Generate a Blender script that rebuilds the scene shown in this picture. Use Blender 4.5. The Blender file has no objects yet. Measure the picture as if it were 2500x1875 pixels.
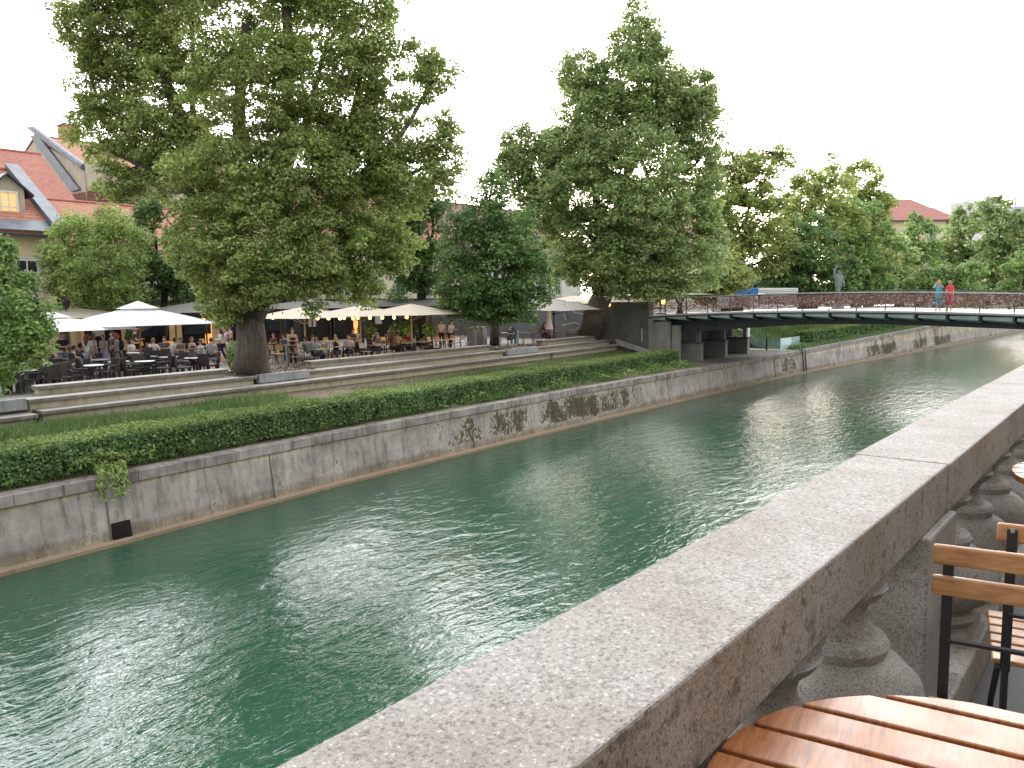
import bpy, math, random
import numpy as np
from math import sin, cos, pi, radians, sqrt, atan2, hypot
from mathutils import Vector, Matrix
rnd = random.Random(7)
rng = np.random.default_rng(11)
scene = bpy.context.scene
col = scene.collection

# ---------------------------------------------------------------- camera, sky, sun, exposure
F = 1878.0                                   # focal length in photo pixels (2500 wide)
YAW, PIT, ROL = radians(40.0), radians(6.15), radians(0.8)
EYE = np.array([0.0, 0.0, 6.1])              # water is z = 0, X runs down the river, Y across it
_f = np.array([cos(PIT)*cos(YAW), cos(PIT)*sin(YAW), -sin(PIT)])
_r0 = np.array([sin(YAW), -cos(YAW), 0.0]); _u0 = np.cross(_r0, _f)
_R = cos(ROL)*_r0 - sin(ROL)*_u0
_U = sin(ROL)*_r0 + cos(ROL)*_u0
cam_d = bpy.data.cameras.new("camera"); cam = bpy.data.objects.new("camera", cam_d); col.objects.link(cam)
cam_d.sensor_width = 36.0; cam_d.lens = 36.0*F/2500.0; cam_d.clip_start = 0.05; cam_d.clip_end = 4000.0
M = Matrix.Identity(4)
for i in range(3):
    M[i][0] = _R[i]; M[i][1] = _U[i]; M[i][2] = -_f[i]; M[i][3] = EYE[i]
cam.matrix_world = M
scene.camera = cam

SUN_AZ, SUN_EL = radians(30.5), radians(7.0)
world = bpy.data.worlds.new("World"); scene.world = world; world.use_nodes = True
wn, wl = world.node_tree.nodes, world.node_tree.links
wn.clear()
w_out = wn.new("ShaderNodeOutputWorld")
w_sky = wn.new("ShaderNodeTexSky"); w_sky.sky_type = 'NISHITA'; w_sky.sun_disc = False
w_sky.sun_elevation = SUN_EL; w_sky.sun_rotation = pi/2 - SUN_AZ; w_sky.air_density = 1.0; w_sky.dust_density = 3.0
w_b1 = wn.new("ShaderNodeBackground"); w_b1.inputs[1].default_value = 0.06
w_b2 = wn.new("ShaderNodeBackground"); w_b2.inputs[1].default_value = 1.0
w_tc = wn.new("ShaderNodeTexCoord"); w_sep = wn.new("ShaderNodeSeparateXYZ"); w_rmp = wn.new("ShaderNodeValToRGB")
w_add = wn.new("ShaderNodeAddShader")
wl.new(w_tc.outputs['Generated'], w_sep.inputs[0]); wl.new(w_sep.outputs[2], w_rmp.inputs[0])
wl.new(w_sky.outputs[0], w_b1.inputs[0]); wl.new(w_rmp.outputs[0], w_b2.inputs[0])
w_dot = wn.new("ShaderNodeVectorMath"); w_dot.operation = 'DOT_PRODUCT'; w_dot.inputs[1].default_value = (cos(radians(40))*cos(radians(18)), sin(radians(40))*cos(radians(18)), sin(radians(18)))
w_nrm = wn.new("ShaderNodeVectorMath"); w_nrm.operation = 'NORMALIZE'; wl.new(w_tc.outputs['Generated'], w_nrm.inputs[0]); wl.new(w_nrm.outputs[0], w_dot.inputs[0])
w_gl = wn.new("ShaderNodeMapRange"); w_gl.interpolation_type = 'SMOOTHSTEP'; wl.new(w_dot.outputs['Value'], w_gl.inputs[0])      # the sunset half of the sky is the bright half
w_gl.inputs[1].default_value = 0.30; w_gl.inputs[2].default_value = 1.0; w_gl.inputs[3].default_value = 1.15; w_gl.inputs[4].default_value = 4.6
wl.new(w_gl.outputs[0], w_b2.inputs[1])
wl.new(w_b1.outputs[0], w_add.inputs[0]); wl.new(w_b2.outputs[0], w_add.inputs[1]); wl.new(w_add.outputs[0], w_out.inputs[0])
e = w_rmp.color_ramp.elements                # thin bright cloud: brighter low down, cooler overhead
e[0].position = 0.0; e[0].color = (1.42, 1.38, 1.32, 1)
e[1].position = 1.0; e[1].color = (0.95, 0.98, 1.02, 1)
x = w_rmp.color_ramp.elements.new(0.35); x.color = (1.42, 1.42, 1.42, 1)

sun_d = bpy.data.lights.new("sun", 'SUN'); sun = bpy.data.objects.new("sun", sun_d); col.objects.link(sun)
sun_d.energy = 0.8; sun_d.angle = radians(4.0); sun_d.color = (1.0, 0.86, 0.66)
sun.rotation_euler = Vector((-cos(SUN_EL)*cos(SUN_AZ), -cos(SUN_EL)*sin(SUN_AZ), -sin(SUN_EL))).to_track_quat('-Z', 'Y').to_euler()

vs = scene.view_settings
vs.view_transform = 'Standard'; vs.look = 'None'; vs.gamma = 1.0; vs.exposure = 0.27
scene.cycles.max_bounces = 6; scene.cycles.transparent_max_bounces = 6
scene.cycles.diffuse_bounces = 3; scene.cycles.glossy_bounces = 3; scene.cycles.transmission_bounces = 4
scene.cycles.sample_clamp_indirect = 6.0
scene.cycles.use_denoising = True

# ---------------------------------------------------------------- photo pixel -> place in the world
def ray(px, py): return _f + _R*(px-1250)/F + _U*(937.5-py)/F
def onz(px, py, z):
    d = ray(px, py); return EYE + d*((z-EYE[2])/d[2])
def onY(px, py, Y):
    d = ray(px, py); return EYE + d*(Y/d[1])
def onX(px, py, X):
    d = ray(px, py); return EYE + d*(X/d[0])
def dep(px, py, t): return EYE + ray(px, py)*t

# ---------------------------------------------------------------- materials
MATS = {}
def newmat(name):
    m = bpy.data.materials.new(name); m.use_nodes = True
    n = m.node_tree.nodes; n.clear()
    o = n.new("ShaderNodeOutputMaterial"); b = n.new("ShaderNodeBsdfPrincipled")
    m.node_tree.links.new(b.outputs[0], o.inputs[0])
    MATS[name] = m
    return m, n, m.node_tree.links, b, o
def ramp(n, stops, interp='LINEAR'):
    r = n.new("ShaderNodeValToRGB"); r.color_ramp.interpolation = interp
    els = r.color_ramp.elements
    while len(els) < len(stops): els.new(0.5)
    for e_, (p, c) in zip(els, stops):
        e_.position = p
        e_.color = (c, c, c, 1) if isinstance(c, (int, float)) else (c[0], c[1], c[2], 1)
    return r
def noise(n, l, co, scale, detail=4, rough=0.55, dist=0.0):
    t = n.new("ShaderNodeTexNoise"); t.inputs['Scale'].default_value = scale; t.inputs['Detail'].default_value = detail
    t.inputs['Roughness'].default_value = rough; t.inputs['Distortion'].default_value = dist
    if co is not None: l.new(co, t.inputs['Vector'])
    return t
def mapping(n, l, co, scale=(1,1,1), rot=(0,0,0), loc=(0,0,0)):
    m = n.new("ShaderNodeMapping"); m.inputs['Scale'].default_value = scale; m.inputs['Rotation'].default_value = rot
    m.inputs['Location'].default_value = loc; l.new(co, m.inputs['Vector']); return m.outputs[0]
def mixc(n, l, fac, a, b, mode='MIX'):
    m = n.new("ShaderNodeMix"); m.data_type = 'RGBA'; m.blend_type = mode
    for sock, v in ((m.inputs[0], fac), (m.inputs[6], a), (m.inputs[7], b)):
        if hasattr(v, 'node'): l.new(v, sock)
        elif isinstance(v, (int, float)): sock.default_value = v
        else: sock.default_value = (v[0], v[1], v[2], 1)
    return m.outputs[2]
def math_(n, l, op, a, b=0.0):
    m = n.new("ShaderNodeMath"); m.operation = op
    for sock, v in ((m.inputs[0], a), (m.inputs[1], b)):
        if hasattr(v, 'node'): l.new(v, sock)
        else: sock.default_value = v
    return m.outputs[0]
def bump(n, l, h, b, strength=0.3, dist=0.02):
    k = n.new("ShaderNodeBump"); k.inputs['Strength'].default_value = strength; k.inputs['Distance'].default_value = dist
    l.new(h, k.inputs['Height']); l.new(k.outputs[0], b.inputs['Normal'])
def pm(name, c1, c2=None, scale=6.0, rough=0.7, metal=0.0, bmp=0.0, detail=5, lo=0.35, hi=0.65, stretch=(1,1,1), spec=0.5):
    """two-tone noise material"""
    if name in MATS: return MATS[name]
    m, n, l, b, o = newmat(name)
    c2 = c2 or tuple(min(1, v*0.72) for v in c1)
    co = n.new("ShaderNodeTexCoord").outputs['Object']
    if stretch != (1,1,1): co = mapping(n, l, co, stretch)
    t = noise(n, l, co, scale, detail)
    r = ramp(n, [(lo, c1), (hi, c2)]); l.new(t.outputs[0], r.inputs[0]); l.new(r.outputs[0], b.inputs['Base Color'])
    b.inputs['Roughness'].default_value = rough; b.inputs['Metallic'].default_value = metal
    b.inputs['Specular IOR Level'].default_value = spec
    if bmp: bump(n, l, t.outputs[0], b, bmp)
    return m
def emis(name, c, s):
    m, n, l, b, o = newmat(name)
    b.inputs['Base Color'].default_value = (*c, 1); b.inputs['Emission Color'].default_value = (*c, 1); b.inputs['Emission Strength'].default_value = s
    return m
def leafmat(name, stops, trans=0.35, rough=0.5):
    m, n, l, b, o = newmat(name)
    g = n.new("ShaderNodeNewGeometry"); r = ramp(n, stops, 'LINEAR')
    l.new(g.outputs['Random Per Island'], r.inputs[0])
    co = n.new("ShaderNodeTexCoord").outputs['Object']; t = noise(n, l, co, 0.35, 3)
    hs = n.new("ShaderNodeHueSaturation"); hs.inputs['Saturation'].default_value = .88; l.new(r.outputs[0], hs.inputs['Color'])
    mr = n.new("ShaderNodeMapRange"); l.new(t.outputs[0], mr.inputs[0])
    mr.inputs[1].default_value = 0.3; mr.inputs[2].default_value = 0.7; mr.inputs[3].default_value = 0.75; mr.inputs[4].default_value = 1.25
    l.new(mr.outputs[0], hs.inputs['Value'])
    l.new(hs.outputs[0], b.inputs['Base Color']); b.inputs['Roughness'].default_value = rough
    b.inputs['Specular IOR Level'].default_value = 0.35
    tr = n.new("ShaderNodeBsdfTranslucent"); mx = n.new("ShaderNodeMixShader"); mx.inputs[0].default_value = trans
    hs2 = n.new("ShaderNodeHueSaturation"); hs2.inputs['Value'].default_value = 1.3; hs2.inputs['Hue'].default_value = 0.485
    l.new(hs.outputs[0], hs2.inputs['Color']); l.new(hs2.outputs[0], tr.inputs[0])
    l.new(b.outputs[0], mx.inputs[1]); l.new(tr.outputs[0], mx.inputs[2]); l.new(mx.outputs[0], o.inputs[0])
    return m

# leaves
leafmat('leaf_linden', [(0.0,(0.117,0.179,0.035)),(.5,(0.206,0.294,0.056)),(.85,(0.309,0.409,0.083)),(1,(0.412,0.492,0.117))], .40)
leafmat('leaf_bract', [(0.0,(0.330,0.396,0.120)),(1,(0.550,0.605,0.250))], .40)
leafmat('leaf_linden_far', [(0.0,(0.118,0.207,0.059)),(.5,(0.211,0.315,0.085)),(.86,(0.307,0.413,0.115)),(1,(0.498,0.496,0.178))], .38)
leafmat('leaf_dark', [(0.0,(0.055,0.134,0.034)),(.6,(0.111,0.225,0.047)),(1,(0.216,0.339,0.066))], .32)
leafmat('leaf_light', [(0.0,(0.133,0.222,0.045)),(.6,(0.236,0.350,0.069)),(1,(0.372,0.466,0.104))], .40)
leafmat('leaf_mid', [(0.0,(0.106,0.207,0.048)),(.6,(0.182,0.324,0.068)),(1,(0.319,0.465,0.098))], .38)
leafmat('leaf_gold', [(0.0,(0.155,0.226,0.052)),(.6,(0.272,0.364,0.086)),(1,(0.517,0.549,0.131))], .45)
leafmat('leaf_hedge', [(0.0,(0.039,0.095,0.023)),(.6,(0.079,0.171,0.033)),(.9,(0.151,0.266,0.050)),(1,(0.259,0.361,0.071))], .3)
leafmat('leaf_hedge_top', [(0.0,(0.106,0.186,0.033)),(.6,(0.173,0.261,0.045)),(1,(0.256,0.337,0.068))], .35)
leafmat('leaf_grass', [(0.0,(0.060,0.143,0.030)),(.6,(0.105,0.210,0.042)),(.9,(0.180,0.270,0.075)),(1,(0.300,0.315,0.120))], .35)
leafmat('leaf_dry', [(0.0,(.16,.085,.04)),(.6,(.23,.13,.06)),(1,(.30,.2,.1))], .1)
pm('bark', (.12,.10,.082), (.055,.047,.040), 9, .9, bmp=.8, stretch=(1,1,.25))
pm('bark_dark', (.035,.028,.022), (.018,.015,.013), 9, .9, bmp=.6, stretch=(1,1,.25))
pm('soil', (.13,.095,.065), (.07,.055,.038), 4, .95, bmp=.8)
pm('turf', (.17,.125,.085), (.11,.09,.05), 1.2, .95, bmp=.5)
pm('turf_far', (.085,.125,.035), (.055,.10,.028), .6, .95, bmp=.5)
pm('paving', (.21,.195,.175), (.13,.12,.11), 1.5, .8, bmp=.2)
pm('asphalt', (.12,.115,.11), (.08,.078,.075), 2, .9, bmp=.2)
pm('shaded_wall', (.035,.035,.036), (.022,.022,.023), 1.5, .9)  # near-black: the shade under the bridge is put into the wall colour
pm('dark_floor', (.045,.042,.040), (.025,.024,.023), 2.5, .55)
pm('steel_light', (.40,.43,.45), (.28,.31,.33), 5, .4, .6)
pm('bollard_paint', (.33,.36,.38), (.22,.25,.27), 8, .5)
pm('steel_dark', (.035,.036,.040), (.022,.022,.025), 6, .5, .4)
pm('girder_paint', (.030,.045,.055), (.018,.026,.034), 1.5, .6)
pm('bracket_paint', (.30,.37,.38), (.22,.28,.29), 3, .55)
pm('rail_rust', (.17,.085,.070), (.09,.05,.045), 12, .55, .4)
pm('handrail_dark', (.075,.062,.055), (.045,.038,.035), 5, .4, .3)
pm('deck_light', (.72,.71,.70), (.60,.59,.58), 2, .25)
pm('cream_wall', (.56,.48,.32), (.50,.42,.28), .7, .9)
pm('cream_pale', (.60,.54,.42), (.53,.47,.36), .7, .9)
pm('white_wall', (.66,.64,.60), (.56,.54,.50), .7, .9)
pm('plaster_old', (.42,.37,.30), (.30,.265,.22), 1.2, .95, bmp=.2)
pm('plaster_grey', (.33,.33,.33), (.23,.23,.23), .9, .95)
pm('stone_trim', (.52,.49,.43), (.42,.40,.36), 2, .85)
pm('flashing', (.135,.15,.175), (.09,.10,.12), 1.5, .5, .3)
pm('flashing_dark', (.045,.05,.06), (.03,.033,.04), 1.5, .5, .3)
pm('brick_red', (.36,.13,.085), (.28,.10,.07), 10, .9)
pm('frame_white', (.62,.60,.55), (.55,.53,.48), 6, .6)
pm('frame_dark', (.035,.03,.026), (.022,.02,.018), 6, .7, spec=.2)
pm('pane_dark', (.020,.024,.030), (.035,.04,.045), 1.5, .08)
pm('pilaster_wood', (.42,.33,.20), (.34,.26,.15), 3, .7)
pm('shop_dark', (.012,.011,.011), (.026,.020,.016), 1.2, .8, spec=.08)  # near-black colour holds the shade inside shop fronts and the drain
pm('blackboard', (.010,.013,.020), (.022,.025,.033), 3, .8, spec=.1)
emis('pane_lit', (.80,.52,.22), .35)
emis('shop_glow', (1.0,.42,.12), .7)
emis('bulb_glow', (1.0,.52,.16), 4.0)
emis('bulb_yellow', (1.0,.74,.26), 2.6)
emis('neon_orange', (1.0,.36,.08), 2.5)
def fabric(name, c, tr=.25):
    m, n, l, b, o = newmat(name)
    co = n.new("ShaderNodeTexCoord").outputs['Object']; t = noise(n, l, co, 1.3, 3)
    r = ramp(n, [(.3, c), (.7, tuple(v*.90 for v in c))]); l.new(t.outputs[0], r.inputs[0])
    l.new(r.outputs[0], b.inputs['Base Color']); b.inputs['Roughness'].default_value = .85; b.inputs['Specular IOR Level'].default_value = .2
    tl = n.new("ShaderNodeBsdfTranslucent"); l.new(r.outputs[0], tl.inputs[0]); mx = n.new("ShaderNodeMixShader"); mx.inputs[0].default_value = tr
    l.new(b.outputs[0], mx.inputs[1]); l.new(tl.outputs[0], mx.inputs[2]); l.new(mx.outputs[0], o.inputs[0]); return m
fabric('canvas_white', (.78,.77,.79)); fabric('canvas_cream', (.74,.64,.53)); fabric('canvas_beige', (.46,.42,.34), .15)
fabric('canvas_grey', (.135,.135,.125), .06); fabric('canvas_stone', (.52,.50,.46), .15); fabric('canvas_blue', (.06,.19,.48), .1)
pm('wicker', (.036,.028,.026), (.017,.013,.013), 45, .6, bmp=.5)
pm('table_white', (.80,.80,.79), (.72,.72,.71), 5, .35)
pm('table_dark', (.03,.03,.032), (.02,.02,.022), 5, .5)
pm('slat_pale', (.50,.42,.30), (.40,.33,.23), 9, .6, stretch=(1,6,6))
pm('slat_tan', (.50,.31,.13), (.40,.23,.09), 9, .6, stretch=(1,6,6))
pm('slat_brown', (.22,.105,.05), (.15,.07,.035), 9, .6, stretch=(1,6,6))
pm('slat_red', (.17,.045,.025), (.12,.03,.02), 9, .6, stretch=(1,6,6))
pm('pole_wood', (.36,.20,.09), (.28,.15,.07), 6, .6, stretch=(1,1,.2))
pm('pole_pale', (.56,.42,.28), (.48,.35,.22), 6, .6, stretch=(1,1,.2))
pm('statue_bronze', (.13,.145,.145), (.07,.08,.082), 7, .55, .2, bmp=.5)
pm('skin', (.50,.31,.23), (.45,.27,.20), 8, .55); pm('skin_tan', (.36,.21,.14), (.32,.18,.12), 8, .55); pm('skin_dark', (.12,.07,.05), (.10,.06,.04), 8, .55)
pm('white_paint', (.74,.74,.74), (.66,.66,.66), 3, .5)
pm('panel_grey', (.30,.29,.28), (.25,.245,.235), 1.2, .7)

def granite(name, base, dark, light, sc=110.0, stain=0.35):
    m, n, l, b, o = newmat(name)
    co = n.new("ShaderNodeTexCoord").outputs['Object']
    t1 = noise(n, l, co, sc, 3, .7); r1 = ramp(n, [(.36, dark), (.48, base), (.60, base), (.68, light)]); l.new(t1.outputs[0], r1.inputs[0])
    t3 = noise(n, l, co, sc*2.7, 2, .6); r3 = ramp(n, [(.30, (.32,.29,.27)), (.42, (1,1,1))]); l.new(t3.outputs[0], r3.inputs[0])
    c = mixc(n, l, .8, r1.outputs[0], r3.outputs[0], 'MULTIPLY')
    t2 = noise(n, l, co, 3.2, 6, .6); r2 = ramp(n, [(.34, (.70,.65,.58)), (.62, (1,1,1))]); l.new(t2.outputs[0], r2.inputs[0])
    c = mixc(n, l, stain*2, c, r2.outputs[0], 'MULTIPLY')
    t4 = noise(n, l, co, 26, 5, .7); r4 = ramp(n, [(.54, (1,1,1)), (.66, (.30,.26,.22))]); l.new(t4.outputs[0], r4.inputs[0])
    c = mixc(n, l, stain, c, r4.outputs[0], 'MULTIPLY')
    l.new(c, b.inputs['Base Color']); b.inputs['Roughness'].default_value = .72
    bump(n, l, t1.outputs[0], b, .35, .004); return m
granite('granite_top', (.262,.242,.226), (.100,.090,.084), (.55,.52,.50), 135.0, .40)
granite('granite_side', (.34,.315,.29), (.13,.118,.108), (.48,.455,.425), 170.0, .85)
granite('granite_baluster', (.33,.32,.305), (.12,.115,.11), (.46,.45,.43), 170.0, .45)

def concrete(name, c1, c2, streak=.6, moss=None, zbase=None):
    m, n, l, b, o = newmat(name)
    co = n.new("ShaderNodeTexCoord").outputs['Object']
    t = noise(n, l, co, 1.1, 7, .62); r = ramp(n, [(.32, c2), (.66, c1)]); l.new(t.outputs[0], r.inputs[0]); c = r.outputs[0]
    st = noise(n, l, mapping(n, l, co, (3.2, 3.2, .16)), 1.6, 6, .68); rs = ramp(n, [(.33, (.40,.375,.35)), (.50, (.94,.94,.94)), (.72, (1.12,1.1,1.06))]); l.new(st.outputs[0], rs.inputs[0])
    c = mixc(n, l, streak, c, rs.outputs[0], 'MULTIPLY')
    fine = noise(n, l, co, 22, 4, .6); rf = ramp(n, [(.3, (.80,.80,.80)), (.6, (1,1,1))]); l.new(fine.outputs[0], rf.inputs[0])
    c = mixc(n, l, .8, c, rf.outputs[0], 'MULTIPLY')
    if moss or zbase:
        sp = n.new("ShaderNodeSeparateXYZ"); l.new(co, sp.inputs[0])
    if zbase:                                 # bands of weathering by height on the quay wall
        zn = math_(n, l, 'ADD', sp.outputs[2], math_(n, l, 'MULTIPLY', math_(n, l, 'SUBTRACT', t.outputs[0], .5), .22))
        zr = ramp(n, [(0, zbase[0]), (.10, zbase[0]), (.15, zbase[1]), (.22, (1,1,1)), (.66, (1,1,1)), (.69, zbase[2]), (1, zbase[2])])
        l.new(math_(n, l, 'DIVIDE', zn, 2.0), zr.inputs[0])
        c = mixc(n, l, .9, c, zr.outputs[0], 'MULTIPLY')
    if moss:
        px = math_(n, l, 'DIVIDE', sp.outputs[0], 160.0)
        stops = [(0, 0.0)]
        for a, bq, s in moss:
            stops += [((a-.6)/160, 0.0), (a/160, s), (bq/160, s), ((bq+.6)/160, 0.0)]
        mr = ramp(n, stops); l.new(px, mr.inputs[0])
        zb = ramp(n, [(.10, 0.0), (.22, 1.0), (.60, 1.0), (.70, .55)]); l.new(math_(n, l, 'DIVIDE', sp.outputs[2], 2.0), zb.inputs[0])
        big = noise(n, l, mapping(n, l, co, (1, 1, .55)), 1.1, 3, .5)
        mk = noise(n, l, mapping(n, l, co, (1, 1, .75)), 8.5, 5, .75)
        s = math_(n, l, 'ADD', math_(n, l, 'MULTIPLY', mk.outputs[0], .62), math_(n, l, 'MULTIPLY', big.outputs[0], .38))
        s = math_(n, l, 'ADD', s, math_(n, l, 'MULTIPLY', math_(n, l, 'MULTIPLY', mr.outputs[0], zb.outputs[0]), .165))
        rk = ramp(n, [(.600, 0.0), (.622, 1.0)]); l.new(s, rk.inputs[0])
        pale = ramp(n, [(.545, 0.0), (.60, .75)]); l.new(s, pale.inputs[0])
        c = mixc(n, l, pale.outputs[0], c, (.40,.375,.33))
        mc = ramp(n, [(.38, (.020,.017,.012)), (.62, (.095,.078,.026))]); l.new(mk.outputs[0], mc.inputs[0])
        c = mixc(n, l, rk.outputs[0], c, mc.outputs[0])
    l.new(c, b.inputs['Base Color']); b.inputs['Roughness'].default_value = .9
    bump(n, l, t.outputs[0], b, .3, .05); return m
concrete('quay_concrete', (.41,.385,.35), (.21,.195,.18), .85,
         [(22,23.4,.75),(24.4,26.4,.8),(28.5,37,.88),(58.6,61,.95),(78,86,1.0),(92,96,1.0),(99,106,1.0)],
         [(.70,.60,.46), (.62,.60,.56), (1.35,1.25,1.02)])
concrete('coping_concrete', (.38,.355,.33), (.15,.13,.12), 1.0)
concrete('footing_concrete', (.29,.215,.145), (.23,.17,.115), .3)
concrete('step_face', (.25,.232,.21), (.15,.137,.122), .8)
concrete('step_cream', (.55,.50,.38), (.42,.37,.28), .5)
concrete('step_block', (.36,.37,.38), (.24,.25,.26), .7)
concrete('pier_concrete', (.27,.265,.25), (.20,.195,.185), .5)
concrete('dark_concrete', (.125,.125,.12), (.085,.085,.082), .5)
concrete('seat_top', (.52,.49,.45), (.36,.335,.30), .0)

def tiles(name, c1, c2, row=.30, bmp=.9):
    m, n, l, b, o = newmat(name)
    co = n.new("ShaderNodeTexCoord").outputs['Object']
    w = n.new("ShaderNodeTexWave"); w.wave_type = 'BANDS'; w.bands_direction = 'Z'; w.wave_profile = 'SAW'
    w.inputs['Scale'].default_value = 1.0/row/2/ (pi/ (pi)) ; w.inputs['Distortion'].default_value = .35; w.inputs['Detail'].default_value = 2; w.inputs['Detail Scale'].default_value = 3.0
    l.new(co, w.inputs['Vector'])
    t = noise(n, l, co, 1.1, 6, .6); r = ramp(n, [(.3, c2), (.7, c1)]); l.new(t.outputs[0], r.inputs[0])
    bt = noise(n, l, mapping(n, l, co, (5.5, 5.5, 9)), 1.0, 1); rb = ramp(n, [(.3, (.72,.70,.70)), (.7, (1.12,1.1,1.08))]); l.new(bt.outputs[0], rb.inputs[0])
    c = mixc(n, l, .9, r.outputs[0], rb.outputs[0], 'MULTIPLY')
    rw = ramp(n, [(0, (.30,.28,.28)), (.35, (.95,.95,.95)), (1, (1.08,1.08,1.08))]); l.new(w.outputs[0], rw.inputs[0])
    c = mixc(n, l, .85, c, rw.outputs[0], 'MULTIPLY')
    l.new(c, b.inputs['Base Color']); b.inputs['Roughness'].default_value = .85
    bump(n, l, w.outputs[0], b, bmp, .04); return m
tiles('tiles_orange', (.43,.185,.115), (.32,.125,.085)); tiles('tiles_red', (.41,.175,.125), (.32,.125,.10), .22, .5)
tiles('tiles_old', (.27,.13,.10), (.19,.10,.08)); tiles('tiles_far', (.40,.17,.145), (.35,.145,.125), .5, .2)

def water():
    m, n, l, b, o = newmat('river_water')
    co = n.new("ShaderNodeTexCoord").outputs['Object']
    # wavelets: crests roughly across the line of sight, with patches of calmer and rougher water
    v1 = mapping(n, l, co, (.55, 1.25, 1), (0, 0, radians(38)))
    n1 = noise(n, l, v1, 2.3, 3, .55, .6)
    n2 = noise(n, l, mapping(n, l, co, (.7, 1.5, 1), (0, 0, radians(60))), 7.0, 3, .6, .4)
    n3 = noise(n, l, co, .35, 3, .5)
    patch = noise(n, l, mapping(n, l, co, (1, .6, 1), (0, 0, radians(20))), .22, 4, .6)
    pr = ramp(n, [(.36, .45), (.66, 1.1)]); l.new(patch.outputs[0], pr.inputs[0])
    h = math_(n, l, 'ADD', math_(n, l, 'MULTIPLY', n1.outputs[0], 1.0), math_(n, l, 'MULTIPLY', n2.outputs[0], .30))
    h = math_(n, l, 'MULTIPLY', h, .42)
    h = math_(n, l, 'ADD', h, math_(n, l, 'MULTIPLY', n3.outputs[0], .55))
    k = n.new("ShaderNodeBump"); k.inputs['Strength'].default_value = 1.0; k.inputs['Distance'].default_value = .11
    l.new(h, k.inputs['Height']); l.new(k.outputs[0], b.inputs['Normal'])
    big = noise(n, l, co, .12, 4, .55); r = ramp(n, [(.3, (.015,.058,.034)), (.7, (.024,.074,.043))]); l.new(big.outputs[0], r.inputs[0])
    l.new(r.outputs[0], b.inputs['Base Color']); b.inputs['Roughness'].default_value = .03; b.inputs['IOR'].default_value = 1.6
    return m
water()
def wood(name, c1, c2, rough=.35, coat=0.0):
    m, n, l, b, o = newmat(name)
    co = n.new("ShaderNodeTexCoord").outputs['Object']
    t = noise(n, l, mapping(n, l, co, (14, 120, 60)), 1.0, 4, .6, .8); r = ramp(n, [(.30, c2), (.55, c1), (.72, tuple(v*1.2 for v in c1))]); l.new(t.outputs[0], r.inputs[0])
    g = noise(n, l, mapping(n, l, co, (3, 9, 9)), 1.0, 3); rg = ramp(n, [(.3, (.62,.55,.5)), (.65, (1.08,1.05,1.0))]); l.new(g.outputs[0], rg.inputs[0])
    c = mixc(n, l, .8, r.outputs[0], rg.outputs[0], 'MULTIPLY'); l.new(c, b.inputs['Base Color'])
    gr = noise(n, l, co, 9, 3); rr = ramp(n, [(.3, rough*.6), (.7, rough*1.5)]); l.new(gr.outputs[0], rr.inputs[0]); l.new(rr.outputs[0], b.inputs['Roughness'])
    b.inputs['Coat Weight'].default_value = coat; b.inputs['Coat Roughness'].default_value = .12
    bump(n, l, t.outputs[0], b, .12, .002); return m
wood('teak_gloss', (.33,.120,.033), (.17,.052,.014), .34, .22); wood('teak_satin', (.44,.235,.105), (.29,.14,.06), .5, .1)
def glass(name, c, a=.35):
    m, n, l, b, o = newmat(name)
    b.inputs['Base Color'].default_value = (*c, 1); b.inputs['Roughness'].default_value = .08; b.inputs['Alpha'].default_value = a
    return m
glass('screen_glass', (.30,.42,.42), .42); glass('screen_frost', (.42,.58,.58), .93)

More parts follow.
